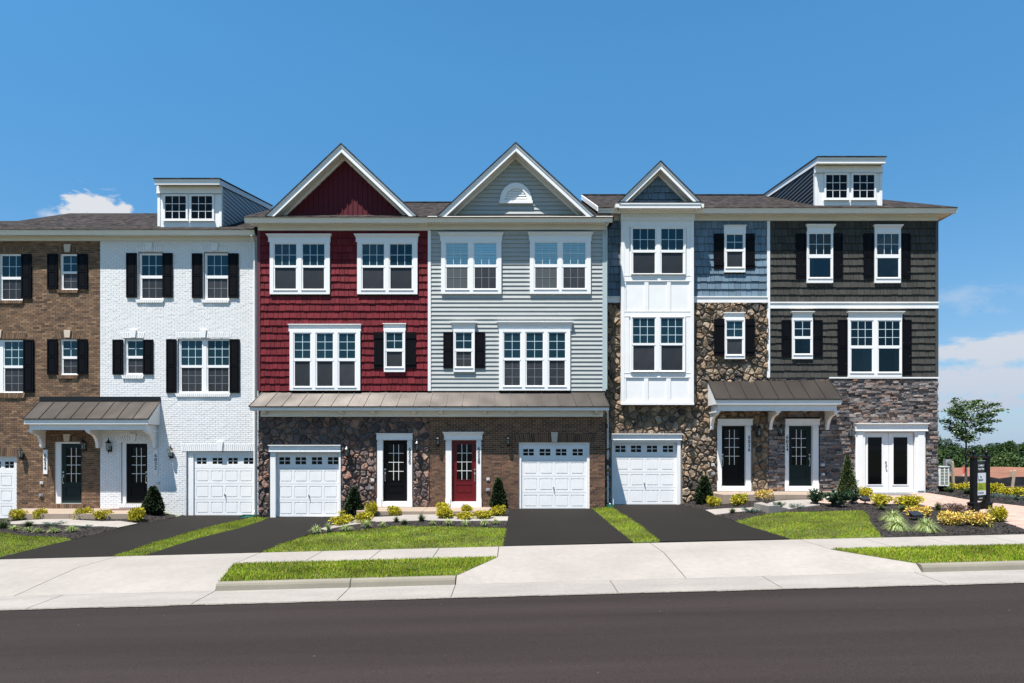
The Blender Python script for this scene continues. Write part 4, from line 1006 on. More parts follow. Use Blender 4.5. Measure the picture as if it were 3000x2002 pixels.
def brickwall(name, M_b, M_m, keyM, keys, x0, x1, z0, z1, Y, holes, hr, sr):
    mb = MB(); backing(mb, x0, x1, z0, z1, Y, holes, .14, 0); bricks(mb, x0, x1, z0, z1, Y, holes+hr+sr, 1)
    for h in hr: soldiers(mb, h[0], h[1], h[2], h[3], Y, 1)
    for s in sr: soldiers(mb, s[0], s[1], s[2], s[3], Y-.03, 1, out=.03); mb.box(s[0], s[1], Y-.03, Y, s[2]+.004, s[3]-.004, 0)
    o = mb.build(name, [M_m, M_b], H)
    for (xc, ya, yb) in keys:
        k = MB(); keystone(k, X_(xc, Y), Z_(yb, Y), Z_(ya, Y), Y-.012, 0); k.build('keystone', keyM, H)
    return o
brickwall('brick_wall', BRICK_B, MORTAR_B, KEYST, [(199.5, 717, 740), (-2, 968, 991), (199.5, 968, 990), (197.5, 1272, 1294), (-50, 1306, 1336)], xL, xR, zb, zt, 0, open_, hr, sr)
for w in wins: window(H, 0, **w)
for s in [(65, 746, 94, 876), (141, 745, 170, 848), (229, 745, 258, 848), (71, 996, 101, 1151), (141, 995, 170, 1098), (229, 995, 258, 1098), (-34, 746, -5, 876), (-104, 996, -76, 1151)]:
    shutter(H, 0, *s, split=.5)
entry(H, 0, 176, 1300, 238, 1475, .12, (190, 1312, 233, 1414), DOOR_GREEN, (188, 1427, 232, 1455), -1, jamb=(X_(160), X_(239.5)))
garage(H, 0, -132, 1342, 38, 1520, .13, [1388, 1432, 1477], [(-120, -92), (-78, -50), (-32, -4), (25, 47)][:3]+[(8, 34)], (1353, 1372), (-47, 1455), jamb=(X_(-146.5), X_(48.5)))
lantern(H, 0, 68, 1306, 1351); lantern(H, 0, 251, 1282, 1328)
outlets(H, 0, [(124, 1415), (122, 1451)])
def plaque(H, Y, x0, y0, x1, y1, s):
    a, b, c, d = R_(x0, y0, x1, y1, Y); mb = MB(); mb.box(a, b, Y-.045, Y, c, d); mb.build('number_board', WHITE, H)
    text_obj('\n'.join(s), .185, NUMBER, 'house_number', H, ((a+b)/2, Y-.052, (c+d)/2-.0), spacing=.87, bold=.002)
plaque(H, 0, 129, 1318, 141, 1389, '6034')
eaves(H, 0, xL, xR-.004, 672, 687, 707, .40)
ZE = Z_(672, -.4)-.01
# roof with a lower ridge at the far left
mb = MB(); ye = -.43; ze = ZE+.01
def rp(x, y): return (x, y, ze+.5*(y-ye))
x2 = X_(205, 4.8); x1_ = X_(50, 1.95)
pts = [rp(xL-.5, ye), rp(xR, ye), rp(xR, 4.8), rp(x2, 4.8), rp(x1_, 1.95), rp(xL-.5, 1.95)]
mb.face(pts); mb.face([(x, y, z-.03) for x, y, z in reversed(pts)])
for a, b in zip(pts, pts[1:]+pts[:1]): mb.face([a, (a[0], a[1], a[2]-.03), (b[0], b[1], b[2]-.03), b])
mb.face([rp(x1_, 1.95), rp(x2, 4.8), (x2, 10, rp(0, 1.95)[2]), (x1_, 10, rp(0, 1.95)[2])]); mb.face([rp(x2, 4.8), rp(xR, 4.8), (xR, 10, ze), (x2, 10, ze)])
mb.build('roof', SHINGLE, H); body(H, xL, xR-.003, 0, ZE, 9.8)

# ---- white brick house ------------------------------------------------------
H = empty('townhouse', (X_(523), 0, 0), 'white painted brick townhouse with black door and a dormer on its roof', 'townhouse', GRP)
xL, xR = X_(294), X_(757); zt = Z_(707); open_ = []
wins = [bwin((405, 739, 478, 878), [(413, 474)], (747, 807), (815, 873), 3, 2, 2), bwin((597, 739, 670, 878), [(605, 666)], (747, 807), (815, 873), 3, 2, 2),
        bwin((365, 992, 421, 1099), [(372, 417)], (999, 1043), (1050, 1093), 2, 2, 2), bwin((521, 991, 674, 1152), [(529, 590), (607, 669)], (998, 1070), (1077, 1147), 3, 3, 3)]
open_ += [R_(355, 1294, 432, 1476), R_(546, 1323, 745, 1513)]
heads = [(402, 722, 480, 738), (594, 722, 672, 738), (361, 976, 422, 991), (518, 976, 677, 990), (345, 1278, 441, 1293), (534, 1301, 752, 1322)]
sills = [(403, 879, 479, 888), (595, 879, 671, 888), (361, 1100, 421, 1110), (519, 1153, 674, 1163), (351, 1477, 436, 1487)]
hr = [R_(*h) for h in heads]; sr = [R_(*s) for s in sills]
brickwall('brick_wall', BRICK_W, MORTAR_W, BRICK_W, [(439, 713, 736), (631, 714, 736), (391, 967, 990), (596, 967, 990), (391, 1271, 1292), (645, 1294, 1322)], xL+.003, xR, zb, zt, 0, open_, hr, sr)
for w in wins: window(H, 0, **w)
for s in [(372, 743, 402, 873), (478, 743, 507, 873), (564, 744, 594, 874), (670, 744, 700, 874), (332, 996, 362, 1098), (421, 996, 450, 1098), (489, 995, 518, 1152), (674, 995, 703, 1152)]: shutter(H, 0, *s)
entry(H, 0, 367, 1300, 431, 1475, .12, (382, 1312, 424, 1414), DOOR_BLACK, (380, 1427, 422, 1455), 1, jamb=(X_(356), X_(432)))
garage(H, 0, 564, 1330, 744, 1511, .13, [1373, 1418, 1465], [(573, 601), (619, 648), (665, 693), (711, 739)], (1342, 1360), (656, 1450), jamb=(X_(547), X_(745)))
lantern(H, 0, 325, 1283, 1330); lantern(H, 0, 505, 1302, 1348); outlets(H, 0, [(463, 1416)])
plaque(H, 0, 452, 1318, 464, 1389, '6032')
eaves(H, 0, xL, xR, 672, 687, 707, .40)
roof(H, xL+.002, xR+.3, 0, .4, ZE+.01, .5, 4.8); body(H, xL+.003, xR-.01, 0, ZE, 9.8)
mb = MB(); xx = X_(748); mb.tube([(xx, -.36, Z_(690, -.3)), (xx, -.09, Z_(712)), (xx, -.07, Z_(740)), (xx, -.07, Z_(1495)), (xx-.03, -.2, Z_(1512))], .04, 8); mb.build('downspout', WHITE, H)
def dormer(H, Y, x0, x1, ytop, ybot, ftop, fbot, fx0, fx1, band, winrects, uy, side, sideM, yb, zback, px_side):
    """front wall px rect x0..x1 / ytop..ybot at depth Y; fascia fx0..fx1, ftop..fbot at Y-.3; side: +1 right side visible"""
    a, b, c, d = R_(x0, ytop, x1, ybot, Y); mb = MB(); mb.box(a, b, Y, Y+.12, c-.15, d)
    mb.box(a-.012, a+.09, Y-.02, Y+.0, c, d); mb.box(b-.09, b+.012, Y-.02, Y+.0, c, d)
    o = mb.build('dormer', WHITE, H)
    fa, fb_, fc, fd = R_(fx0, ftop, fx1, fbot, Y-.3)
    t = MB(); ba, bb, bc, bd = R_(*band, Y); t.box(a-.03, b+.03, Y-.05, Y+.02, bc, bd-.02); t.box(a-.04, b+.04, Y-.065, Y-.02, bc, bc+.02)
    t.box(fa, fb_, Y-.3, Y-.275, fc, fd); t.box(fa-.01, fb_+.01, Y-.32, Y-.27, fd-.07, fd)
    yB = yb; zB = zback
    for xx in (fa, fb_-.03):
        t.hexa([(xx, Y-.275, fc+.0), (xx+.03, Y-.275, fc), (xx+.03, yB, zB-(fd-fc)), (xx, yB, zB-(fd-fc)), (xx, Y-.275, fd), (xx+.03, Y-.275, fd), (xx+.03, yB, zB), (xx, yB, zB)])
    t.build('dormer_trim', WHITE, o)
    s = MB(); s.hexa([(fa+.03, Y-.275, fc+.02), (fb_-.03, Y-.275, fc+.02), (fb_-.03, yB, zB-.2), (fa+.03, yB, zB-.2), (fa+.03, Y-.275, fc+.035), (fb_-.03, Y-.275, fc+.035), (fb_-.03, yB, zB-.18), (fa+.03, yB, zB-.18)]); s.build('dormer_soffit', SOFFIT, o)
    r = MB(); r.hexa([(fa-.03, Y-.35, fd+.001), (fb_+.03, Y-.35, fd+.001), (fb_+.03, yB, zB+.001), (fa-.03, yB, zB+.001), (fa-.03, Y-.35, fd+.04), (fb_+.03, Y-.35, fd+.04), (fb_+.03, yB, zB+.04), (fa-.03, yB, zB+.04)]); r.build('dormer_roof', SHINGLE, o)
    # side walls with lap siding; the roof plane below hides their foot
    for sx, xs in ((1, b), (-1, a)):
        w = MB(); mp = lambda u, wd, v, xs=xs, sx=sx: (xs+sx*wd, u, v)
        w.face([(xs, Y+.12, c-.1), (xs, yB, c-.1), (xs, yB, zB-.2), (xs, Y+.12, fc+.1)])
        w.face([(xs, Y+.12, c-.1), (xs, Y+.12, fc+.1), (xs, yB, zB-.2), (xs, yB, c-.1)])
        slp = (zB-fd)/(yB-Y+.3); m = .5; z = c-.1
        lo = lambda z: Y+.12 if z < fc+.05 else Y+.12+(z-fc-.05)/max(slp, .01)
        hi = lambda z: min(yB, Y+.3+(z-(c-.02))/m) if z > c else Y+.3
        laps(w, lo, hi, c-.05, zB-.25, mp, 0, .155)
        w.build('dormer_side_siding', sideM, o)
    ws = MB()
    holes = []
    for (p, q) in winrects: holes.append((X_(p, Y), X_(q, Y), Z_(uy[1], Y), Z_(uy[0], Y)))
    for h in holes:
        panel(ws, h[0]-.07, h[1]+.07, h[2]-.07, h[3]+.07, Y-.045, [h], .04, thick=.045); ws.box(h[0]-.10, h[1]+.10, Y-.065, Y-.02, h[2]-.10, h[2]-.07)
        hw = .010
        for k in range(1, 3): x = h[0]+(h[1]-h[0])*k/3; ws.box(x-hw, x+hw, Y-.022, Y-.008, h[2]-.002, h[3]+.002)
        for k in range(1, 3): z = h[2]+(h[3]-h[2])*k/3; ws.box(h[0]-.002, h[1]+.002, Y-.0225, Y-.0085, z-hw, z+hw)
    for i, h in enumerate(holes):
        p = MB(); p.box(h[0]-.004, h[1]+.004, Y-.010, Y-.006, h[2]-.004, h[3]+.004); p.build('dormer_pane', GLASS_DK, o)
    ws.build('dormer_window_frame', VINYL, o)
LAP_DORM = mat('slate_lap_siding', (.36, .375, .385), .5)
dormer(H, .1, 463, 649, 540, 664, 526, 541, 453, 643, (463, 547, 649, 569), [(485, 546), (562, 623)], (576, 642), 1, LAP_DORM, 5.0, ZC+715*(D+5)/F, None)

# ---- red shake house (stands forward) ---------------------------------------
YB = -.55
H = empty('townhouse', (X_(1005, YB), YB, 0), 'dark red shingle sided townhouse with a large front gable and stone ground floor', 'townhouse', GRP)
xL, xR = X_(757, YB), X_(1258, YB); zt, zm, zb2 = Z_(677, YB), Z_(1146, YB), Z_(1222, YB)
W = []
def wspec(trim, **k): W.append(R_(*trim, YB)); return dict(trim=trim, **k)
specs = [wspec((793, 705, 968, 864), sashes=[(807, 870), (889, 952)], uy=(718, 780), ly=(786, 848), cols=3, ru=2, rl=0, head=(784, 689, 973, 711)),
         wspec((1048, 705, 1224, 864), sashes=[(1063, 1126), (1144, 1208)], uy=(718, 780), ly=(786, 848), cols=3, ru=2, rl=0, head=(1040, 689, 1229, 711)),
         wspec((851, 968, 1057, 1145), sashes=[(865, 911), (930, 977), (995, 1042)], uy=(979, 1051), ly=(1059, 1132), cols=2, ru=3, rl=0, head=(846, 951, 1060, 972), headkind='flat'),
         wspec((1126, 966, 1188, 1091), sashes=[(1133, 1180)], uy=(977, 1023), ly=(1031, 1075), cols=2, ru=2, rl=0, head=(1123, 949, 1191, 970), headkind='flat')]
mb = MB(); backing(mb, xL, xR, zm-.05, zt, YB, [], 0, 0); shakes(mb, lambda z: xL+.09, lambda z: xR-.03, zm, zt, std(YB), W, 1)
mb.build('shingle_siding', [SHAKE_BACK, SHAKE_RED], H)
rail(H, 'corner_trim', xL-.03, xL+.09, zm, zt, YB, .05, TRIM_RED)
for s in specs: window(H, YB, **s)
for s in [(1096, 974, 1126, 1081), (1188, 974, 1219, 1081)]: shutter(H, YB, *s, kind='board')
# stone ground floor
go, do = R_(800, 1322, 994.5, 1517, YB), R_(1118, 1285, 1198, 1486, YB)
blk = [R_(790, 1304, 1001, 1521, YB), R_(1104, 1270, 1211, 1486, YB)]
mb = MB(); backing(mb, xL, xR, zb, zm, YB, [go, do], .15, 0); fieldstone(mb, xL, xR-.01, zb, zb2+.02, YB, blk, 1, s=.27, out=.085); mb.build('stone_wall', [MORTAR1, STONE1], H)
garage(H, YB, 808, 1328, 994, 1515, .13, [1373, 1419, 1466], [(815, 847), (863, 894), (911, 941), (958, 989)], (1340, 1361), (903, 1453), trim=(793, 1322, 999, 1518), head=(789, 1304, 1001, 1324))
entry(H, YB, 1122, 1290, 1194, 1469, .10, (1137, 1302, 1182, 1408), DOOR_BLACK, (1136, 1424, 1182, 1447), -1, trim=(1106, 1287, 1208, 1485), head=(1103, 1270, 1211, 1289), headkind='flat')
lantern(H, YB-.09, 1019, 1302, 1347); lantern(H, YB-.09, 1223, 1287, 1328); outlets(H, YB-.07, [(1092, 1407), (1090, 1430)])
text_obj('\n'.join('6030'), .185, NUMBER, 'house_number', H, (X_(1201, YB), YB-.068, Z_(1336, YB)), spacing=.87, bold=.002)
ZEB = eaves(H, YB, xL, xR-.002, 636, 651, 677, .48, lend=.33)
roof(H, xL-.35, xR-.002, YB, .48, ZEB, .5, 4.3); body(H, xL, xR-.003, YB, ZEB, 10)
def bb(ulo, uhi, z0, z1):
    mb = MB(); mb.face([(ulo(z0), YB, z0), (uhi(z0), YB, z0), ((ulo(z1)+uhi(z1))/2, YB, z1)])
    x = ulo(z0)+.05
    while x < uhi(z0):
        lo, hi = z0, z1
        for _ in range(20):
            m_ = (lo+hi)/2
            if ulo(m_) <= x and uhi(m_) >= x+.03: lo = m_
            else: hi = m_
        if lo-z0 > .05: mb.box(x, x+.035, YB-.025, YB+.001, z0, lo)
        x += .185
    return mb.build('gable_wall', BB_RED, H)
gable(H, YB, .48, (1000, 424), (780, 634), (1222, 634), 22, bb, 4.0)

# ---- grey lap sided house ---------------------------------------------------
H = empty('townhouse', (X_(1510, YB), YB, 0), 'light grey lap sided townhouse with a round topped gable vent and dark red door', 'townhouse', GRP)
xL, xR = X_(1258, YB), X_(1772, YB); W = []
specs = [wspec((1293, 705, 1469, 863), sashes=[(1308, 1371), (1390, 1454)], uy=(715, 778), ly=(785, 847), cols=3, ru=2, rl=2, head=(1286, 685, 1475, 709), blind=(0, 1, 2)),
         wspec((1552, 705, 1730, 863), sashes=[(1567, 1632), (1649, 1714)], uy=(714, 777), ly=(785, 846), cols=3, ru=2, rl=2, head=(1546, 684, 1736, 708), blind=(0, 1, 2)),
         wspec((1462, 966, 1670, 1145), sashes=[(1477, 1524), (1542, 1590), (1608, 1655)], uy=(977, 1050), ly=(1057, 1130), cols=2, ru=3, rl=3, head=(1456, 945, 1678, 970)),
         wspec((1329, 966, 1391, 1091), sashes=[(1336, 1382)], uy=(977, 1023), ly=(1031, 1075), cols=2, ru=2, rl=2, head=(1322, 946, 1396, 970))]
mb = MB(); backing(mb, xL, xR, zm-.05, zt, YB, [], 0, 0); laps(mb, lambda z: xL+.04, lambda z: xR-.1, zm, zt, std(YB), 0, .158)
mb.build('lap_siding', LAP_GREY, H)
rail(H, 'corner_trim', xL-.05, xL+.06, zm, zt, YB, .055, WHITE); rail(H, 'corner_trim', xR-.10, xR+.03, zm, zt, YB, .05, TRIM_GREY)
# panes listed upper, lower, upper, lower: 0,1 left sash; 2,3 right sash
for s in specs: window(H, YB, **s)
for s in [(1299, 974, 1329, 1080), (1391, 974, 1421, 1080)]: shutter(H, YB, *s, split=.5)
go, do = R_(1520, 1297, 1727, 1494, YB), R_(1319, 1285, 1400, 1486, YB)
hd = R_(1510, 1272, 1741, 1296, YB); blk = [go, R_(1306, 1266, 1410, 1486, YB)]
mb = MB(); backing(mb, xL, xR, zb, zm, YB, [go, do], .15, 0); bricks(mb, xL, xR, zb, zb2+.1, YB, blk+[hd], 1); soldiers(mb, *hd, YB, 1); mb.build('brick_wall', [MORTAR_D, BRICK_D], H)
k = MB(); keystone(k, X_(1624, YB), Z_(1296, YB), Z_(1267, YB), YB-.012, 0); k.build('keystone', KEYST, H)
garage(H, YB, 1527, 1301, 1720, 1492, .10, [1349, 1396, 1444], [(1533, 1564), (1581, 1613), (1629, 1660), (1678, 1708)], (1316, 1335), (1622, 1429), jamb=(X_(1520, YB), X_(1727, YB)))
entry(H, YB, 1323, 1290, 1396, 1470, .10, (1338, 1302, 1382, 1406), DOOR_RED, (1337, 1421, 1383, 1446), 1, trim=(1306, 1287, 1410, 1486), head=(1298, 1266, 1417, 1289), headkind='crown')
lantern(H, YB, 1284, 1274, 1311); lantern(H, YB, 1489, 1274, 1311); outlets(H, YB, [(1430, 1404), (1430, 1435)])
text_obj('\n'.join('6028'), .185, NUMBER, 'house_number', H, (X_(1403, YB), YB-.068, Z_(1334, YB)), spacing=.87, bold=.002)
eaves(H, YB, xL, xR+.02, 634, 649, 675, .48, rend=.20)
roof(H, xL, xR+.28, YB, .48, ZEB, .5, 4.3); body(H, xL+.003, xR, YB, ZEB, 10)
gable(H, YB, .48, (1511, 421), (1283, 634), (1743, 634), 22, lambda a, b, c, d: (lambda mb: (mb.face([(a(c), YB, c), (b(c), YB, c), ((a(d)+b(d))/2, YB, d)]), laps(mb, a, b, c, d, std(YB), 0, .158), mb.build('gable_wall', LAP_GREY, H))[-1])(MB()), 4.0)
# half round vent
xc, z0v = X_(1511.5, YB), Z_(599, YB); R1, R2 = X_(1558, YB)-xc, X_(1544, YB)-xc; hv = Z_(539, YB)-z0v-.10
mb = MB(); n = 20
arc = lambda R, k: (xc+R*math.cos(math.pi*k/n), z0v+.10+R*(hv/R1)*math.sin(math.pi*k/n))
for k in range(n):
    p, q, r, s = arc(R1, k), arc(R1, k+1), arc(R2, k+1), arc(R2, k)
    mb.hexa([(s[0], YB-.10, s[1]), (p[0], YB-.10, p[1]), (p[0], YB, p[1]), (s[0], YB, s[1]), (r[0], YB-.10, r[1]), (q[0], YB-.10, q[1]), (q[0], YB, q[1]), (r[0], YB, r[1])])
mb.box(xc-R1-.03, xc+R1+.03, YB-.11, YB, z0v, z0v+.10)
nl = 6
for k in range(nl):
    za, zc_ = z0v+.10+(hv-.12)*k/nl, z0v+.10+(hv-.12)*(k+1)/nl
    hwid = lambda z: R2*math.sqrt(max(0, 1-((z-z0v-.10)/(R2*hv/R1))**2))
    wa, wb = hwid(za), hwid(zc_); mb.hexa([(xc-wa, YB-.085, za), (xc+wa, YB-.085, za), (xc+wa, YB, za), (xc-wa, YB, za), (xc-wb, YB-.05, zc_), (xc+wb, YB-.05, zc_), (xc+wb, YB, zc_), (xc-wb, YB, zc_)])
mb.build('gable_vent', WHITE, H)
mb = MB(); xx = X_(1777, 0); mb.tube([(X_(1778, -1.0), -.95, Z_(1200, -1.)), (X_(1781, -.5), -.4, Z_(1212, -.4)), (xx+.03, -.08, Z_(1240)), (xx+.03, -.08, Z_(1470)), (xx+.1, -.3, Z_(1478))], .038, 8); mb.build('downspout', WHITE, H)
mb = MB(); mb.tube([(X_(1775, -.9), -.95, Z_(655, -.9)), (xR+.06, YB-.03, Z_(690, YB)), (xR+.06, YB-.03, zm+.06)], .035, 8); mb.build('downspout', TRIM_GREY, H)

# ---- blue house with the white bay ------------------------------------------
H = empty('townhouse', (X_(1930), 0, 0), 'blue shingle and tan stone townhouse with a tall white bay and small front gable', 'townhouse', GRP)
xL, xR = X_(1766), X_(2250); zt, zband1, zband0 = Z_(649), Z_(870), Z_(888)
YY = 0; W = [R_(2120, 662, 2181, 800), R_(1821, 640, 2031, 1185)]
mb = MB(); backing(mb, xL, xR, zband0, zt, 0, [], 0, 0); shakes(mb, lambda z: xL, lambda z: xR-.03, zband1, zt, std(0), W, 1); mb.build('shingle_siding', [SHAKE_BACK, SHAKE_BLUE], H)
rail(H, 'band_board', xL, xR-.05, zband0, zband1, 0, .06); rail(H, 'band_board', xL, xR-.05, zband1-.04, zband1+.002, 0, .085)
blk = [R_(1789, 1271, 1998, 1484), R_(2100, 1226, 2204, 1439), R_(2118, 917, 2181, 1053), (X_(1845), X_(2008), Z_(1140), zband1)]
go, do = R_(1796, 1292, 1985, 1482), R_(2109, 1244, 2187, 1440)
mb = MB(); backing(mb, xL, xR, zb, zband0, 0, [go, do], .15, 0); fieldstone(mb, xL, xR-.01, zb, zband0, 0, blk, 1, s=.27, out=.10); mb.build('stone_wall', [MORTAR2, STONE2], H)
window(H, 0, (2120, 683, 2181, 800), [(2127, 2174)], (690, 733), (739, 784), 2, 2, 0, head=(2118, 662, 2185, 685), headkind='flat', kind='screen')
window(H, -.07, (2121, 935, 2180, 1053), [(2127, 2173)], (943, 988), (994, 1039), 2, 2, 0, head=(2118, 917, 2181, 935), headkind='flat')
for s in [(2090, 686, 2120, 790), (2181, 686, 2210, 790)]: shutter(H, 0, *s, kind='board')
for s in [(2091, 936, 2121, 1043), (2181, 936, 2210, 1043)]: shutter(H, -.105, *s, kind='board')
garage(H, 0, 1797, 1297, 1984, 1479, .13, [1338, 1384, 1430], [(1804, 1834), (1850, 1880), (1897, 1927), (1944, 1974)], (1306, 1325), (1889, 1417), trim=(1792, 1289, 1993, 1482), head=(1789, 1271, 1998, 1290))
entry(H, 0, 2113, 1248, 2183, 1424, .10, (2124, 1259, 2168, 1363), DOOR_BLACK, (2124, 1377, 2168, 1404), -1, trim=(2100, 1246, 2198, 1439), head=(2099, 1228, 2204, 1247))
lantern(H, 0-.11, 2020, 1272, 1314); lantern(H, 0-.11, 2219, 1240, 1287); outlets(H, -.10, [(2088, 1362), (2089, 1388)])
text_obj('\n'.join('6026'), .185, NUMBER, 'house_number', H, (X_(2193), -.066, Z_(1300)), spacing=.87, bold=.002)
ZE2 = eaves(H, 0, X_(1752, -.48), xR-.002, 608, 623, 648, .48)
xq = X_(1752, -.48); roof(H, xq, xR, 0, .48, ZE2, .5, 4.8)
mb = MB(); mb.hexa([(xq-.04, -.52, ZE2-.16), (xq-.001, -.52, ZE2-.16), (xq-.001, 4.8, ZE2-.18+.5*5.28), (xq-.04, 4.8, ZE2-.18+.5*5.28), (xq-.04, -.52, ZE2+.02), (xq-.001, -.52, ZE2+.02), (xq-.001, 4.8, ZE2+.02+.5*5.28), (xq-.04, 4.8, ZE2+.02+.5*5.28)]); mb.build('roof_rake_board', WHITE, H); body(H, xL, xR-.003, 0, ZE2, 9.8)
# the bay
yf = -.33; a, b, c, d = R_(1821, 630, 2031, 1185, yf); mb = MB()
def hpx(x0, y0, x1, y1): return R_(x0, y0, x1, y1, yf)
pans = [hpx(1834, 824, 1888, 913), hpx(1900, 824, 1954, 913), hpx(1965, 824, 2019, 913), hpx(1834, 1106, 1887, 1173), hpx(1899, 1106, 1952, 1173), hpx(1965, 1106, 2018, 1173), hpx(1843, 666, 2011, 808), hpx(1843, 927, 2010, 1093)]
panel(mb, a, b, c, d, yf, pans, .03); 
for p in pans: mb.face([(p[0], yf+.03, p[2]), (p[1], yf+.03, p[2]), (p[1], yf+.03, p[3]), (p[0], yf+.03, p[3])])
mb.face([(a, yf, c), (a, yf, d), (a, .05, d), (a, .05, c)]); mb.face([(b, yf, c), (b, .05, c), (b, .05, d), (b, yf, d)]); mb.face([(a, yf, c), (a, .05, c), (b, .05, c), (b, yf, c)])
mb.box(a-.02, a+.10, yf-.012, yf-.001, c, d); mb.box(b-.10, b+.02, yf-.012, yf-.001, c, d); mb.box(a-.03, b+.03, yf-.02, yf+.02, c-.02, c+.06)
for py in (808, 824, 913, 927, 1093, 1106): z = Z_(py, yf); mb.box(a+.1, b-.1, yf-.009, yf+.0005, z-.01, z+.01)
mb.build('bay', WHITE, H)
window(H, yf+.05, (1847, 668, 2007, 806), [(1853, 1918), (1936, 2000)], (673, 735), (742, 803), 3, 2, 0)
window(H, yf+.05, (1846, 929, 2006, 1091), [(1853, 1917), (1935, 1999)], (934, 1007), (1013, 1086), 3, 3, 0)
# bay frieze, pent return, gable
zf0, zf1 = Z_(648, yf), Z_(618, yf); mb = MB(); mb.box(a-.03, b+.04, yf-.03, .02, zf0, zf1+.06); mb.box(a-.05, b+.06, yf-.05, .02, zf0+.16, zf0+.19); mb.build('frieze_board', CREAM, H)
yg = yf-.42; q0, q1, q2, q3 = R_(1815, 594, 2053, 610, yg)
mb = MB(); mb.box(q0, q1, yg, yg+.03, q2, q3); mb.box(q0-.01, q1+.01, yg-.02, yg+.0, q3-.07, q3); mb.box(q0, q0+.03, yg+.03, .2, q2, q3); mb.box(q1-.03, q1, yg+.03, .2, q2, q3); mb.build('fascia', WHITE, H)
mb = MB(); mb.box(q0+.03, q1-.03, yg+.031, .1, q2+.01, q2+.022); mb.build('soffit', SOFFIT, H)
mb = MB(); mb.hexa([(q0, yg-.03, q3), (q1, yg-.03, q3), (q1, yf+.05, q3), (q0, yf+.05, q3), (q0, yg-.03, q3+.03), (q1, yg-.03, q3+.03), (q1, yf+.05, q3+.16), (q0, yf+.05, q3+.16)]); mb.build('pent_roof', SHINGLE, H)
for xx, s in ((q0, -1), (q1, 1)):
    mb = MB(); mb.box(xx+s*.001, xx+s*.14, yg+.05, .25, q3-.16, q3-.02); mb.build('side_gutter', CREAM, H)
YGW = yf
def bshake(ulo, uhi, z0, z1):
    mb = MB(); z0 += .05; mb.face([(ulo(z0), YGW, z0), (uhi(z0), YGW, z0), ((ulo(z1)+uhi(z1))/2, YGW, z1)]); shakes(mb, ulo, uhi, z0, z1, std(YGW), [], 1); return mb.build('gable_wall', [SHAKE_BACK, SHAKE_BLUE], H)
gable(H, yf, .42, (1935, 475), (1815, 592), (2052, 592), 20, bshake, 3.5, zwb=None)

# ---- charcoal house at the right end ----------------------------------------
H = empty('townhouse', (X_(2500), 0, 0), 'charcoal shingle sided end townhouse with white double doors, ledge stone base and a dormer', 'townhouse', GRP)
xL, xR = X_(2250), X_(2746); zA1, zA0 = Z_(886), Z_(905); zm3 = Z_(1107); zbt = Z_(1440)
specs = [dict(trim=(2361, 680, 2437, 831), sashes=[(2368, 2431)], uy=(688, 748), ly=(758, 814), cols=3, ru=2, rl=0, head=(2359, 661, 2443, 684), headkind='crown', kind='clear', curtain=[(1, .02, .2)]),
         dict(trim=(2559, 680, 2635, 831), sashes=[(2566, 2629)], uy=(688, 748), ly=(758, 814), cols=3, ru=2, rl=0, head=(2556, 662, 2640, 684), headkind='crown', kind='clear', curtain=[(0, .8, 1), (1, .8, 1)]),
         dict(trim=(2318, 932, 2378, 1053), sashes=[(2325, 2372)], uy=(943, 987), ly=(994, 1037), cols=2, ru=2, rl=0, head=(2316, 915, 2381, 935), headkind='crown', kind='clear', curtain=[(1, .5, .9)]),
         dict(trim=(2481, 932, 2638, 1106), sashes=[(2490, 2552), (2570, 2632)], uy=(943, 1014), ly=(1022, 1090), cols=3, ru=3, rl=0, head=(2480, 915, 2644, 936), headkind='crown', kind='clear', curtain=[(2, .8, 1), (3, .8, 1), (1, .6, .95)])]
W = [R_(*s['trim']) for s in specs]
mb = MB(); backing(mb, xL, xR-.01, zm3-.03, zt, 0, [], 0, 0)
shakes(mb, lambda z: xL+.05, lambda z: xR-.1, zA1, zt, std(0), W, 1); shakes(mb, lambda z: xL+.05, lambda z: xR-.1, zm3, zA0, std(0), W, 1); mb.build('shingle_siding', [SHAKE_BACK, SHAKE_DARK], H)
rail(H, 'corner_trim', xL-.055, xL+.055, zm3, zt, 0, .06, WHITE); rail(H, 'corner_trim', xR-.10, xR+.01, zA1, zt, 0, .05, TRIM_DARK); rail(H, 'corner_trim', xR-.10, xR+.01, zm3, zA0, 0, .05, TRIM_DARK)
rail(H, 'band_board', xL+.05, xR+.012, zA0, zA1-.001, 0, .055); rail(H, 'band_board', xL+.05, xR+.02, zA1-.05, zA1, 0, .08)
for s in specs: window(H, 0, **s)
for s in [(2330, 686, 2360, 818), (2437, 686, 2467, 818), (2528, 686, 2558, 818), (2636, 686, 2665, 818), (2288, 939, 2317, 1045), (2378, 939, 2408, 1045), (2452, 938, 2481, 1100), (2639, 938, 2668, 1100)]: shutter(H, 0, *s)
rail(H, 'ledge_trim', X_(2427), xR+.02, Z_(1110), Z_(1106)+.0, 0, .09)
go, do = R_(2520, 1264, 2690, 1447), R_(2305, 1244, 2384, 1440)
blk = [R_(2502, 1242, 2712, 1449), R_(2298, 1226, 2400, 1439)]
mb = MB(); backing(mb, xL, xR-.02, zb, zm3-.03, 0, [go, do], .15, 0); ledge(mb, xL, xR, zb, zm3-.06, 0, blk, 1); mb.build('ledge_stone_wall', [LEDGE_BACK, LEDGE], H)
entry(H, 0, 2309, 1248, 2379, 1424, .10, (2321, 1259, 2364, 1363), DOOR_GREEN, (2320, 1374, 2365, 1402), 1, trim=(2298, 1246, 2396, 1439), head=(2297, 1228, 2400, 1247))
lantern(H, -.05, 2284, 1237, 1283); lantern(H, -.05, 2489, 1236, 1292); outlets(H, -.07, [(2410, 1362), (2410, 1390)])
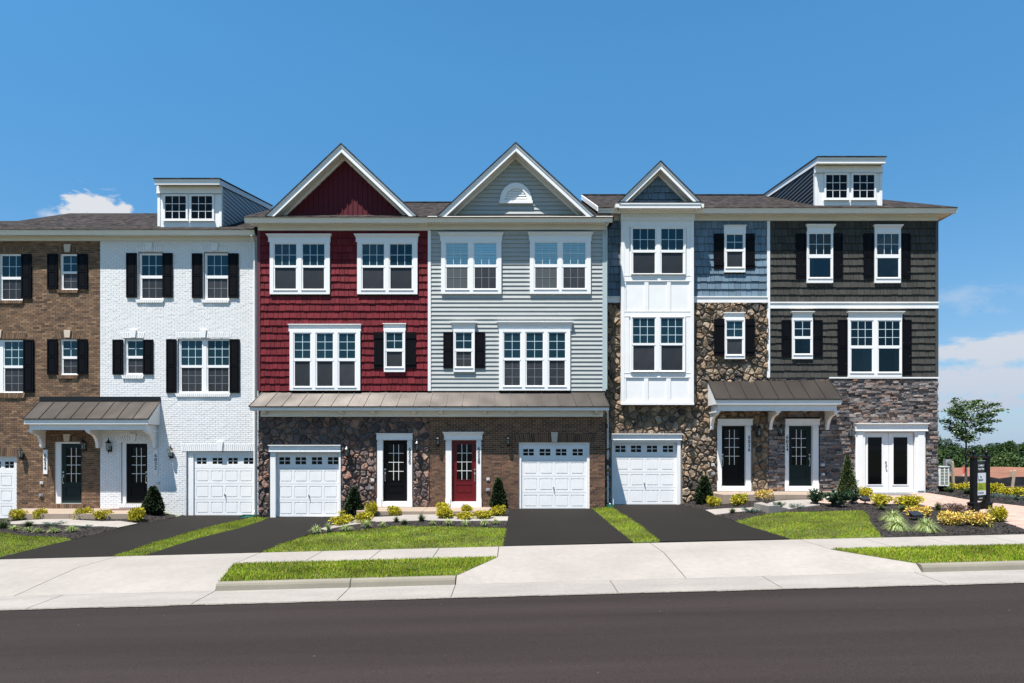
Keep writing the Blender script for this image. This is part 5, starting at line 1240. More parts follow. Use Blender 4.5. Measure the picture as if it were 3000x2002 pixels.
text_obj('\n'.join('6024'), .185, NUMBER, 'house_number', H, (X_(2304), -.066, Z_(1300)), spacing=.87, bold=.002)
# white double doors
t = R_(2503, 1262, 2706, 1447); mb = MB(); hole = R_(2530, 1268, 2676, 1446)
panel(mb, t[0], t[1], t[2], t[3], -.10, [hole], .15, thick=.115)
for q0_, q1_ in ((t[0]+.05, X_(2523)), (X_(2684), t[1]-.05)): mb.box(q0_, q1_, -.125, -.099, t[2]+.12, t[3]-.05)
flathead(mb, *R_(2500, 1241, 2712, 1264), -.06, .14); mb.build('door_frame', WHITE, H)
for (p0, p1, g0, g1) in ((2532, 2602.5, 2541, 2583), (2603.5, 2674, 2616, 2658)):
    a, b, c, d = R_(p0, 1269, p1, 1443); g = R_(g0, 1281, g1, 1420); mb = MB(); Yd = .02
    panel(mb, a, b, c, d, Yd-.03, [g], .03, thick=.04)
    for (r0, r1, r2, r3) in ((g[0]-.035, g[0]+.005, g[2]-.035, g[3]+.035), (g[1]-.005, g[1]+.035, g[2]-.035, g[3]+.035), (g[0]+.005, g[1]-.005, g[2]-.035, g[2]+.005), (g[0]+.005, g[1]-.005, g[3]-.005, g[3]+.035)): mb.box(r0, r1, Yd-.045, Yd-.029, r2, r3)
    mb.box(a, b, Yd+.0, Yd+.02, c, d)
    o = mb.build('glazed_door', WHITE, H); p = MB(); p.box(g[0], g[1], Yd-.02, Yd-.014, g[2], g[3]); p.build('glass_pane', GLASS_DK, o)
    if p0 < 2600:
        q = MB(); hx = X_(2594); q.tube([(hx, Yd-.03, Z_(1354)), (hx, Yd-.06, Z_(1354))], .035, 10); q.tube([(hx, Yd-.03, Z_(1366)), (hx, Yd-.06, Z_(1366)), (hx, Yd-.09, Z_(1366))], [.03, .02, .036], 10); q.build('door_knob', CHROME, o)
eaves(H, 0, xL, xR, 608, 623, 648, .48, rend=.42)
roof(H, xL, xR+.42, 0, .48, ZE2, .5, 4.8, hipR=X_(2472, 4.8)); body(H, xL+.003, xR, 0, ZE2, 9.8, SHAKE_DARK)
mb = MB(); mb.box(xR-.02, xR+.006, 0.001, .32, zb, zm3-.06); mb.box(xR-.02, xR+.004, .001, .32, zm3, zt); mb.build('side_return', LEDGE_BACK, H)
mb = MB(); mb.box(xR, xR+.42, -.3, 9.8, ZE2-.14, ZE2-.12); mb.box(xR+.40, xR+.42, -.48, 9.8, ZE2-.17, ZE2-.01); mb.build('soffit', SOFFIT, H)
dormer(H, .1, 2388, 2583, 485, 604, 462, 479, 2395, 2594, (2388, 487, 2583, 508), [(2419, 2480), (2498, 2560)], (514, 581), -1, LAP_DARK, 5.0, ZC+745*(D+5)/F, None)

# ---- porch canopies ---------------------------------------------------------
def canopy(label, Y0, p, xa, xb, pyt, pyb, fasc, beam=None, hip=0., nseam=8, ends=True, brk=(), brk_y=0, blocks=(), frieze=None, flash=None):
    """xa, xb world ends at the wall; pyt px at wall top, pyb px of the drip edge at its front, fasc px fascia bottom"""
    Yf = Y0-p; zt_, ze_ = Z_(pyt, Y0), Z_(pyb, Yf); zfb = Z_(fasc, Yf)
    C = empty('porch_canopy', ((xa+xb)/2, Y0, zfb), label, 'canopy', 'canopies over the front doors')
    mb = MB(); xa2, xb2 = xa-hip, xb+hip*.6
    N_ = nseam*3
    for k in range(N_):
        u, v = k/N_, (k+1)/N_
        for r in range(3):
            s, t_ = r/3, (r+1)/3
            def pt(u, s): return (xa+(xb-xa)*u+((xa2-xa)*(1-u)+(xb2-xb)*u)*s, Y0+(Yf-.03-Y0)*s, zt_+(ze_-zt_)*s)
            mb.face([pt(u, t_), pt(v, t_), pt(v, s), pt(u, s)])
    mb.face([(xa, Y0, zt_-.02), (xb, Y0, zt_-.02), (xb2, Yf, ze_-.02), (xa2, Yf, ze_-.02)])
    if hip: mb.face([(xa, Y0, zt_), (xa, Y0, ze_), (xa2, Yf-.03, ze_)]); mb.face([(xb, Y0, zt_), (xb2, Yf-.03, ze_), (xb, Y0, ze_)])
    mb.build('metal_roof', METALR, C, smooth=False)
    mb = MB()
    for k in range(nseam+1):
        u = k/nseam; A = Vector(pt(u, 0)); B = Vector(pt(u, 1)); w = .011
        A.z += .001; B.z += .001
        mb.hexa([(B.x-w, B.y, B.z), (B.x+w, B.y, B.z), (A.x+w, A.y, A.z), (A.x-w, A.y, A.z), (B.x-w, B.y, B.z+.03), (B.x+w, B.y, B.z+.03), (A.x+w, A.y, A.z+.03), (A.x-w, A.y, A.z+.03)])
    mb.box(xa2, xb2, Yf-.045, Yf-.02, ze_-.035, ze_+.004)
    mb.build('standing_seams', SEAM, C)
    if flash: mb = MB(); mb.box(xa, xb, Y0-.05, Y0, zt_-.01, Z_(flash, Y0)); mb.build('flashing', BLACKM, C)
    mb = MB(); mb.box(xa2+.01, xb2-.01, Yf, Yf+.03, zfb, ze_-.036)
    for xx in (xa2+.01, xb2-.04):
        if hip: mb.box(xx, xx+.03, Yf+.03, Y0, zfb, ze_-.036)
        else: mb.hexa([(xx, Yf+.03, zfb), (xx+.03, Yf+.03, zfb), (xx+.03, Y0, zfb), (xx, Y0, zfb), (xx, Yf+.03, ze_-.03), (xx+.03, Yf+.03, ze_-.03), (xx+.03, Y0, zt_-.03), (xx, Y0, zt_-.03)])
    mb.build('fascia', WHITE, C)
    mb = MB(); mb.box(xa2+.04, xb2-.04, Yf+.03, Y0, zfb+.02, zfb+.035); mb.build('soffit', SOFFIT, C)
    if beam:
        zb_ = Z_(beam, Yf+.1); mb = MB(); b0, b1 = xa2+.13, xb2-.13
        mb.box(b0, b1, Yf+.10, Yf+.2, zb_, zfb+.019); mb.box(b0, b0+.1, Yf+.2, Y0, zb_, zfb+.019); mb.box(b1-.1, b1, Yf+.2, Y0, zb_, zfb+.019); mb.box(b0-.015, b1+.015, Yf+.085, Yf+.101, zb_, zb_+.03)
        mb.build('beam', WHITE, C)
        for xx in brk:
            zl = Z_(brk_y, Y0); h = zb_-zl; yo = Yf+.12; q = []
            q = [(yo, zb_), (Y0, zb_), (Y0, zl), (Y0-.15, zl), (Y0-.16, zl+.06)]
            for k in range(9):
                t = k/8*math.pi/2; q.append((Y0-.17-(Y0-.17-yo-.10)*(1-math.cos(t)), zl+.06+(h-.20)*math.sin(t)))
            q += [(yo+.08, zb_-.11), (yo, zb_-.09)]
            mb = MB(); mb.xprism([(y, z) for y, z in q][::-1], xx-.055, xx+.055); mb.box(xx-.09, xx+.09, yo-.01, Y0, zb_-.055, zb_-.001)
            mb.hexa([(xx-.045, Y0-.1, zb_-.10), (xx+.045, Y0-.1, zb_-.10), (xx+.045, Y0, zb_-.10), (xx-.045, Y0, zb_-.10), (xx-.045, Y0-.1, zb_-.05), (xx+.045, Y0-.1, zb_-.05), (xx+.045, Y0, zb_-.05), (xx-.045, Y0, zb_-.05)])
            mb.build('bracket', WHITE, C)
    if frieze:
        mb = MB(); mb.box(xa2+.28, xb2-.18, Y0-.16, Y0, Z_(frieze, Y0), zfb+.019); mb.build('frieze_board', CREAM, C)
        for xx in blocks:
            x = X_(xx, Y0-.2); z1_ = zfb+.018; z0_ = Z_(frieze, Y0)+.06; mb = MB()
            mb.xprism([(Y0-.16, z0_), (Y0-.16, z1_), (Y0-.36, z1_), (Y0-.36, z1_-.07), (Y0-.22, z0_+.02)], x-.075, x+.075); mb.build('corbel', CREAM, C)
    return C
canopy('bronze metal canopy over the doors between the brown and white brick houses', 0, .80, X_(118), X_(471), 1175, 1227, 1243, beam=1260, brk=(-18.04, -15.9, -13.72), brk_y=1313, flash=1163)
canopy('long bronze metal canopy running across the red and grey houses', YB, .50, X_(770, YB), X_(1765, YB), 1149, 1191, 1203, hip=.30, nseam=22, frieze=1222, blocks=[776, 1001, 1093, 1213, 1292, 1420, 1503, 1746])
canopy('bronze metal canopy over the doors of the blue and charcoal houses', 0, .93, X_(2072), X_(2428), 1112, 1169, 1185, beam=1204, brk=(7.67, 9.92, 12.1), brk_y=1260, flash=1107)
# ---------------------------------------------------------------- porches, mats, small items
def porch(label, pts, ztop, zbot, joints=()):
    mb = MB(); n = len(pts)
    mb.face([(x, y, ztop) for x, y in pts])
    for i in range(n):
        (a, b), (c, d) = pts[i], pts[(i+1) % n]
        mb.face([(a, b, ztop), (a, b, zbot), (c, d, zbot), (c, d, ztop)])
    o = mb.build('porch_slab', CONC_P); tag(o, label, 'porch slab', 'concrete porch slabs')
    for (x, y0, y1) in joints:
        q = MB(); q.box(x-.006, x+.006, y0-.003, y1, ztop-.01, ztop+.002); q.box(x-.006, x+.006, y0-.003, y0+.01, zbot, ztop+.001); q.build('joint', JOINT, o)
def rayY(px, Y): return X_(px, Y)
porch('low concrete porch slab below the two left-hand front doors', [(-17.75, -2.05), (rayY(392, -2.05), -2.05), (rayY(420, -.9), -.9), (rayY(430, 0), .1), (rayY(60, 0), .1), (rayY(50, -1.), -1.0)], .263, -.1, [(rayY(204, -2.05), -2.05, 0)])
porch('low concrete porch slab below the black and dark red doors', [(-5.4, -2.2), (-.85, -2.2), (-.75, -.5), (-5.65, -.5), (-5.75, -1.3)], .365, .1, [(rayY(1236, -2.2), -2.2, -.5)])
porch('tall stepped concrete porch slab below the two right-hand front doors', [(X_(2119, -1.8), -1.8), (X_(2392, -1.8), -1.8), (X_(2400, -.6), -.6), (X_(2480, 0), .1), (X_(2085, 0), .1), (X_(2084, -.9), -.9)], .92, .5, [(X_(2305, -1.8), -1.8, 0)])
zst = .74
def rz(px, py, z): d = (ZC-z)*F/(py-HY); return ((px-CX)*d/F, d-D)
pts = [rz(2209, 1474, zst), rz(2252, 1483, zst), rz(2330, 1480.5, .70), rz(2402, 1477, .70), rz(2395, 1465, .74), rz(2275, 1466, .74)]
xa_ = pts[0][0]
mb = region(pts, lambda X, Y: max(G(X, Y)+.035, zst-max(0, X-xa_-.42)*.40), .3, .28)
tag(mb.build('concrete_landing', CONC), 'pale concrete landing block with a step, in front of the right-hand porch', 'landing')
def doormat(label, x0, x1, y0, y1, z, M):
    mb = MB(); mb.box(x0, x1, y0, y1, z, z+.012); o = mb.build('doormat', M); tag(o, label, 'doormat'); e = MB()
    e.box(x0-.02, x1+.02, y0-.02, y0-.0005, z, z+.009); e.box(x0-.02, x1+.02, y1+.0005, y1+.02, z, z+.009); e.build('border', BLACKM, o)
doormat('reddish brown doormat on the porch in front of the black door', X_(346), X_(404), -.75, -.3, .264, MAT_RED)
pz = G(X_(2600), -.6)
mb = MB(); x0, x1 = X_(2560, -.5), X_(2660, -.5)
mb.hexa([(x0, -.95, G(x0, -.95)+.032), (x1, -.95, G(x1, -.95)+.032), (x1, -.25, G(x1, -.25)+.032), (x0, -.25, G(x0, -.25)+.032), (x0, -.95, G(x0, -.95)+.047), (x1, -.95, G(x1, -.95)+.047), (x1, -.25, G(x1, -.25)+.047), (x0, -.25, G(x0, -.25)+.047)])
tag(mb.build('doormat', MAT_GREY), 'flat grey doormat on the pavers before the white double doors', 'doormat')
def splash(label, px, py, w=.28, l=.6, rot=0):
    c = gp(px, py); mb = MB(); z = c.z+.02; y0, y1 = c.y, c.y+l*.7
    mb.box(c.x-w, c.x+w, y0, y1, z, z+.02); mb.box(c.x-w, c.x-w+.03, y0, y1, z+.0205, z+.08); mb.box(c.x+w-.03, c.x+w, y0, y1, z+.0205, z+.08); mb.box(c.x-w+.0305, c.x+w-.0305, y1-.03, y1, z+.0205, z+.08)
    for k in range(3): mb.box(c.x-w*.5+k*w*.5-.012, c.x-w*.5+k*w*.5+.012, y0+.02, y1-.05, z+.0205, z+.035)
    tag(mb.build('splash_block', GREEN_PL), label, 'splash block', 'green splash blocks')
splash('green splash block at the foot of the wall between the white and red houses', 722, 1519)
splash('green splash block at the corner of the grey house by the grass strip', 1790, 1488, .13)
splash('green splash block at the right-hand corner of the end house', 2756, 1440)

# ---------------------------------------------------------------- planting
def leaf(mb, p, d, l, w, rnd, m=0, fold=.0):
    """pointed leaf from p along unit d"""
    s = d.cross(Vector((rnd.uniform(-1, 1), rnd.uniform(-1, 1), rnd.uniform(-1, 1))))
    if s.length < 1e-3: s = Vector((1, 0, 0))
    s.normalize(); q = p+d*(l*.45)
    mb.face([p, q+s*w, p+d*l, q-s*w], m)
def rdir(r): 
    while True:
        v = Vector((r.uniform(-1, 1), r.uniform(-1, 1), r.uniform(-1, 1)))
        if .05 < v.length < 1: return v.normalized()
def shrub_meshes(kind, seed, n):
    """unit shrub: radius ~1, height ~1; returns foliage MB, stems MB"""
    r = random.Random(seed); fo, st = MB(), MB()
    if kind in ('gold', 'orange', 'barberry'):
        lobes = [(Vector((r.uniform(-.6, .6), r.uniform(-.6, .6), r.uniform(.28, .72))), r.uniform(.22, .42)) for _ in range(13)]+[(Vector((0, 0, .45)), .6)]
        for _ in range(n):
            c, R = r.choice(lobes); d = rdir(r); p = c+Vector((d.x*R, d.y*R, d.z*R*.85))*r.uniform(.70, 1.0 if r.random() < .85 else 1.3)
            if p.z < .03: p.z = r.uniform(.03, .2)
            if p.z > 1.08 or p.x**2+p.y**2 > 1.1: continue
            dd = (d+Vector((0, 0, .25))+rdir(r)*.7).normalized()
            l = r.uniform(.11, .21) if kind != 'barberry' else r.uniform(.06, .11)
            leaf(fo, p, dd, l, l*.21, r)
        for _ in range(26 if kind != 'barberry' else 60):
            d = Vector((r.uniform(-.7, .7), r.uniform(-.7, .7), 1)).normalized(); st.tube([(0, 0, 0), tuple(d*.5), tuple(d*r.uniform(.8, 1.02)+Vector((0, 0, .02)))], [.02, .012, .005], 4)
    elif kind == 'laurel':
        for _ in range(34):
            a, t = r.uniform(0, 6.28), r.uniform(.1, .95); d = Vector((math.cos(a)*t, math.sin(a)*t, 1.0)).normalized(); L = r.uniform(.75, 1.08)
            st.tube([(0, 0, 0), tuple(d*L*.5), tuple(d*L)], [.02, .015, .006], 4)
            for k in range(n//34):
                f = r.uniform(.35, 1.0); p = d*L*f; leaf(fo, p, (d*.7+rdir(r)).normalized(), r.uniform(.18, .30), .045, r)
    elif kind == 'juniper':
        for _ in range(30):
            a = r.uniform(0, 6.28); L = r.uniform(.6, 1.05); e = r.uniform(.15, 1.0); d = Vector((math.cos(a)*L, math.sin(a)*L, e*.8))
            st.tube([(0, 0, .03), tuple(d*.5+Vector((0, 0, .12))), tuple(d)], [.02, .015, .008], 4)
            for k in range(n//30):
                f = r.uniform(.25, 1.05); p = d*f+rdir(r)*.09; p.z = max(.02, p.z); leaf(fo, p, (d.normalized()*.6+rdir(r)*.7+Vector((0, 0, .4))).normalized(), r.uniform(.07, .14), .022, r)
    return fo, st
def blades_mesh(seed, n, lmin, lmax, w, droop, spread=.9, tmin=.15):
    r = random.Random(seed); mb = MB()
    for _ in range(n):
        a = r.uniform(0, 6.28); L = r.uniform(lmin, lmax); t = r.uniform(tmin, spread); b = Vector((r.gauss(0, .10), r.gauss(0, .10), 0)); u = Vector((math.cos(a), math.sin(a), 0)); s = Vector((-u.y, u.x, 0)); K = 5; i0 = len(mb.v)
        for k in range(K+1):
            f = k/K; out = L*t*(f*.55+f*f*.55); z = L*(f*1.15-droop*f*f*t); p = b+u*out+Vector((0, 0, max(.01, z))); ww = w*(1-f**2)*.5+.001
            mb.v += [tuple(p-s*ww), tuple(p+s*ww)]
        for k in range(K): q = i0+2*k; mb.f.append((q, q+1, q+3, q+2)); mb.m.append(0)
    return mb
def cone_mesh(seed, n, H, R, kind, pw=.8):
    r = random.Random(seed); fo, co = MB(), MB()
    prof = lambda z: R*((1-z/H)**pw)*(1 if z > H*.18 else .70+.30*z/(H*.18))
    ph = [r.uniform(0, 6.28) for _ in range(4)]
    for _ in range(n):
        z = H*(1-math.sqrt(r.random()))*.99 if r.random() < .75 else H*r.random()*.97; a = r.uniform(0, 6.28)
        k = .93+.10*math.sin(3*a+ph[0]+z*6)+.10*math.sin(5*a+ph[1]-z*13)+.07*math.sin(11*a+ph[2]+z*31)
        rr = prof(z)*k*r.uniform(.80, 1.02 if r.random() < .88 else 1.22)+.012; p = Vector((rr*math.cos(a), rr*math.sin(a), z+.02)); d = Vector((math.cos(a), math.sin(a), r.uniform(-.1, .8))); d = (d.normalized()+rdir(r)*.55).normalized()
        l = r.uniform(.045, .095) if kind != 'spruce' else r.uniform(.035, .075); leaf(fo, p, d, l, l*.34, r)
    co.lathe((0, 0, .0), [(prof(H*t)*.66+.004, H*t+.02) for t in (0, .1, .2, .35, .5, .65, .8, .9, .97)], 12)
    return fo, co
def place(name, parts, loc, scale, rot, label, cat, group):
    """parts: [(name, mesh)] sharing mesh data"""
    t = bpy.data.objects.new(name, None); COL.objects.link(t); t.location = loc; t.rotation_euler = (0, 0, rot); t.empty_display_size = .2
    t.scale = scale if isinstance(scale, (tuple, list)) else (scale,)*3; tag(t, label, cat, group)
    for nm, me in parts: o = bpy.data.objects.new(nm, me); COL.objects.link(o); o.parent = t
    return t
def mesh_of(mb, name, M):
    me = bpy.data.meshes.new(name); me.from_pydata(mb.v, [], mb.f); me.materials.append(M); me.update(); return me
LIB = {}
def lib(kind):
    if kind in LIB: return LIB[kind]
    out = []
    if kind in ('gold', 'orange', 'barberry', 'laurel', 'juniper'):
        LM = dict(gold=YLEAF, orange=OLEAF, barberry=BLEAF, laurel=LLEAF, juniper=JLEAF)[kind]; n = dict(gold=2300, orange=1900, barberry=3200, laurel=900, juniper=1900)[kind]
        for s in range(3 if kind in ('gold', 'orange', 'juniper') else 2):
            fo, st = shrub_meshes(kind, 11+s*7, n); out.append([('foliage', mesh_of(fo, 'foliage', LM)), ('stems', mesh_of(st, 'stems', BARK))])
    elif kind == 'variegated':
        for s in range(3): out.append([('blades', mesh_of(blades_mesh(40+s, 120, .7, 1.25, .085, .95, 1.1, .45), 'blades', VBLADE))])
    elif kind == 'fountain':
        for s in range(3): out.append([('blades', mesh_of(blades_mesh(50+s, 560, .7, 1.3, .045, 1.12, 1.3, .5), 'blades', VBLADE))])
    elif kind == 'dark':
        for s in range(3): out.append([('blades', mesh_of(blades_mesh(60+s, 300, .7, 1.25, .035, .6, .9, .1), 'blades', DBLADE))])
    LIB[kind] = out; return out
CAT = dict(gold='shrub', orange='shrub', barberry='shrub', laurel='shrub', juniper='shrub', variegated='ornamental grass', fountain='ornamental grass', dark='ornamental grass')
NAM = dict(gold='golden_shrub', orange='orange_gold_shrub', barberry='barberry_shrub', laurel='laurel_shrub', juniper='juniper_shrub', variegated='variegated_grass_clump', fountain='fountain_grass_clump', dark='dark_grass_clump')
GRN = dict(gold='golden yellow shrubs', orange='orange and gold shrubs', barberry=None, laurel='dark green laurel shrubs', juniper='low blue green junipers', variegated='striped grass clumps in the mulch', fountain='pale fountain grass clumps', dark='dark green grass tufts')
pr_ = random.Random(5)
def plant(kind, px, py, w, top, label, dz=0.):
    """px,py: foot in the photograph; w: width px; top: px of the highest leaf"""
    d0 = 0
    c = gp(px, py); d = c.y+D; Wd = w*d/F; c2 = Vector((c.x, c.y+Wd*.30, 0)); c2.z = G(c2.x, c2.y)+dz; dd = c2.y+D
    x = (px-CX)*dd/F; c2.x = x; Hh = max(.08, ZC-(top-HY)*dd/F-c2.z)
    k = {'gold': 1.02, 'orange': 1.02, 'barberry': 1.0, 'laurel': .95, 'juniper': 1.0, 'variegated': 1.15, 'fountain': 1.12, 'dark': .78}[kind]
    sx = Wd/2/k*(1.2 if kind in ('gold', 'orange', 'barberry') else 1.25 if kind in ('laurel', 'juniper') else 1); sz = Hh/{'gold': 1.02, 'orange': 1.02, 'barberry': 1.0, 'laurel': 1.1, 'juniper': .8, 'variegated': .78, 'fountain': .72, 'dark': 1.05}[kind]
    L_ = lib(kind)
    return place(NAM[kind], pr_.choice(L_), tuple(c2), (sx, sx, sz), pr_.uniform(0, 6.28), label, CAT[kind], GRN[kind])
PL = [
 ('gold', 56, 1527, 47, 1491, 'golden yellow shrub nearest the left edge, in front of the left porch slab'),
 ('gold', 114, 1526, 46, 1492, 'golden yellow shrub second from the left edge by the left porch slab'),
 ('gold', 242, 1523, 52, 1487, 'golden yellow shrub against the left porch slab, below the brown and white wall joint'),
 ('gold', 307, 1524, 50, 1494, 'low golden yellow shrub against the left porch slab in front of the white brick'),
 ('gold', 396, 1532, 54, 1488, 'tall uneven golden shrub beside the cone evergreen of the white house'),
 ('gold', 1007, 1513, 40, 1494, 'small golden shrub just right of the red house garage, behind a larger one'),
 ('gold', 1005, 1541, 72, 1511, 'wide golden shrub at the left end of the middle planting bed'),
 ('gold', 1068, 1537, 54, 1502, 'golden shrub in front of the chamfered left corner of the middle porch'),
 ('gold', 1086, 1516, 42, 1472, 'golden shrub with bronze lower leaves between cone evergreen and black door'),
 ('gold', 1154, 1515, 40, 1481, 'round golden shrub alone in mulch directly below the black door'),
 ('gold', 1297, 1500, 42, 1471, 'golden shrub highest behind the pair left of the dark red door'),
 ('gold', 1307, 1523, 60, 1486, 'large golden shrub left of the dark red door, overhanging the path'),
 ('gold', 1371, 1508, 42, 1479, 'golden shrub on the porch edge directly below the dark red door'),
 ('gold', 1363, 1526, 56, 1500, 'spreading golden shrub in front of the one below the dark red door'),
 ('gold', 1413, 1525, 56, 1494, 'golden shrub at the right end of the group before the dark red door'),
 ('gold', 1459, 1515, 43, 1481, 'round golden shrub at the foot of the cone evergreen beside the grey house garage'),
 ('gold', 2092, 1485, 39, 1454, 'small golden shrub right beside the cone evergreen of the blue house'),
 ('gold', 2165, 1483, 47, 1446, 'round golden shrub in front of the porch wall below the 6026 door'),
 ('orange', 2234, 1470, 46, 1434, 'gold and orange shrub on the porch edge between the 6026 and 6024 doors'),
 ('gold', 2532, 1460, 44, 1428, 'bright yellow shrub at the left foot of the white double doors'),
 ('gold', 2577, 1484, 60, 1446, 'golden shrub right of the small black spotlight before the double doors'),
 ('gold', 2664, 1487, 77, 1452, 'broad golden shrub on the edge of the paver path before the double doors'),
 ('orange', 2692, 1518, 68, 1484, 'orange gold shrub right behind the large black spotlight'),
 ('orange', 2783, 1543, 68, 1495, 'orange gold shrub in front of the dark barberry'),
 ('orange', 2862, 1546, 74, 1499, 'orange gold shrub in front of the black sign posts'),
 ('gold', 2917, 1533, 56, 1484, 'golden shrub right of the black sign posts beside the paver path'),
 ('gold', 2824, 1439, 62, 1416, 'golden shrub beyond the path at the foot of the young street tree'),
 ('orange', 2847, 1438, 26, 1413, 'small orange gold shrub just left of the sign, beyond the path'),
 ('gold', 2912, 1446, 50, 1415, 'golden shrub beyond the path just right of the sign'),
 ('gold', 2969, 1455, 64, 1427, 'wide golden shrub beyond the path below the leaning stake'),
 ('juniper', 152, 1544, 56, 1529, 'low dark juniper in the middle of the left mulch bed'),
 ('juniper', 247, 1549, 42, 1538, 'small flat juniper at the right end of the left mulch bed'),
 ('juniper', 2201, 1505, 42, 1486, 'blue green juniper below the concrete landing block'),
 ('juniper', 2272, 1496, 46, 1473, 'blue green juniper in front of the concrete landing'),
 ('juniper', 2335, 1492, 42, 1477, 'thin flat juniper between the landing and the laurels'),
 ('juniper', 2907, 1461, 26, 1444, 'little juniper just right of the sign beyond the path'),
 ('juniper', 2974, 1467, 60, 1448, 'spreading juniper at the right edge beyond the paver path'),
 ('laurel', 2389, 1482, 56, 1432, 'dark laurel shrub at the left of the three, right of the landing'),
 ('laurel', 2452, 1492, 78, 1438, 'largest dark laurel shrub, nearest the lawn of the three'),
 ('laurel', 2497, 1480, 60, 1431, 'dark laurel shrub at the right of the three, below the pointed spruce'),
 ('barberry', 2798, 1511, 78, 1473, 'rounded dark maroon barberry shrub beside the paver path'),
 ('variegated', 42, 1558, 48, 1537, 'striped grass clump nearest the left edge of the photo'),
 ('variegated', 83, 1563, 46, 1541, 'striped grass clump second from the left edge'),
 ('variegated', 112, 1566, 46, 1545, 'striped grass clump third from the left edge, nearest the lawn'),
 ('variegated', 157, 1566, 46, 1543, 'striped grass clump in front of the low dark juniper'),
 ('variegated', 210, 1564, 46, 1536, 'tallest striped grass clump, at the right of the left mulch bed'),
 ('variegated', 927, 1567, 46, 1537, 'striped grass clump at the left tip of the middle bed, by the driveway'),
 ('variegated', 962, 1563, 36, 1529, 'upright striped grass clump next to the one at the middle bed tip'),
 ('variegated', 1014, 1561, 50, 1533, 'striped grass clump in front of the widest golden shrub of the middle bed'),
 ('variegated', 1075, 1552, 46, 1522, 'striped grass clump left of centre in front of the middle porch corner'),
 ('variegated', 1121, 1549, 37, 1527, 'striped grass clump alone in front of the black door path'),
 ('variegated', 1269, 1542, 32, 1522, 'striped grass clump left of the shrub group before the dark red door'),
 ('variegated', 1314, 1544, 40, 1519, 'striped grass clump below the largest golden shrub of the red door group'),
 ('variegated', 1365, 1546, 40, 1520, 'striped grass clump below the middle golden shrub of the red door group'),
 ('variegated', 1419, 1546, 40, 1519, 'striped grass clump below the right golden shrub of the red door group'),
 ('variegated', 1452, 1540, 34, 1518, 'striped grass clump at the right end of the middle bed, by the driveway'),
 ('fountain', 2615, 1531, 66, 1491, 'pale fountain grass clump behind its twin, beside the right lawn'),
 ('fountain', 2628, 1558, 76, 1515, 'pale fountain grass clump in front of its twin, near the footpath'),
 ('fountain', 2714, 1562, 74, 1515, 'green and yellow fountain grass clump in front of the large spotlight'),
 ('dark', 10, 1553, 42, 1524, 'dark grass tuft cut by the left edge of the photo'),
 ('dark', 84, 1546, 42, 1526, 'dark grass tuft behind the striped clumps of the left bed'),
 ('dark', 1161, 1533, 28, 1514, 'dark grass tuft beside the path below the black door'),
 ('dark', 1185, 1540, 34, 1521, 'dark grass tuft in front of the other two in the middle bed'),
 ('dark', 1235, 1531, 36, 1507, 'dark grass tuft at the centre of the middle bed by the path'),
 ('dark', 2146, 1507, 30, 1489, 'dark grass tuft beside the narrow path of the blue house'),
 ('dark', 2283, 1484, 28, 1469, 'dark grass tuft sprouting behind the blue green juniper'),
 ('dark', 2583, 1498, 34, 1481, 'dark grass tuft below the golden shrub by the small spotlight'),
 ('dark', 2645, 1503, 42, 1480, 'dark grass tuft at the foot of the broad golden shrub'),
 ('dark', 2749, 1499, 30, 1470, 'thin tall grass tuft left of the barberry'),
 ('dark', 2783, 1446, 42, 1426, 'dark grass tuft beyond the path below the heat pump'),
 ('dark', 2838, 1451, 58, 1430, 'dark grass tuft beyond the path just left of the sign'),
]
for a in PL: plant(*a)
def cone(px, py, w, top, label, kind='conifer', pw=.72, name='cone_evergreen', n=5200, dzz=0):
    c = gp(px, py); Wd = w*(c.y+D)/F; y = c.y+Wd*.35; z = G(c.x, y); dd = y+D; Hh = ZC-(top-HY)*dd/F-z
    fo, co = cone_mesh(hash((px, py)) % 1000, n, Hh, Wd/2, kind, pw); M = SLEAF if kind == 'spruce' else CLEAF
    st = MB(); st.tube([(0, 0, -.05), (0, 0, Hh*.5)], [.03, .02], 6)
    place(name, [('foliage', mesh_of(fo, 'foliage', M)), ('inner_twigs', mesh_of(co, 'inner_twigs', M)), ('trunk', mesh_of(st, 'trunk', BARK))], ((px-CX)*dd/F, y, z), 1., pr_.uniform(0, 6), label, 'evergreen', 'cone shaped evergreens' if kind != 'spruce' else None)
cone(46, 1507, 62, 1421, 'dark cone evergreen beside the leftmost garage')
cone(449, 1512, 60, 1425, 'dark cone evergreen against the white brick wall')
cone(1038, 1514, 54, 1428, 'dark cone evergreen in front of the maroon stone beside the garage')
cone(1460, 1494, 48, 1401, 'narrow cone evergreen in front of the dark brick wall')
cone(2064, 1478, 56, 1394, 'dark cone evergreen in front of the tan stone wall')
cone(2483, 1458, 54, 1334, 'tall pointed light green spruce left of the white double doors', 'spruce', 1.0, 'dwarf_spruce', 6500)

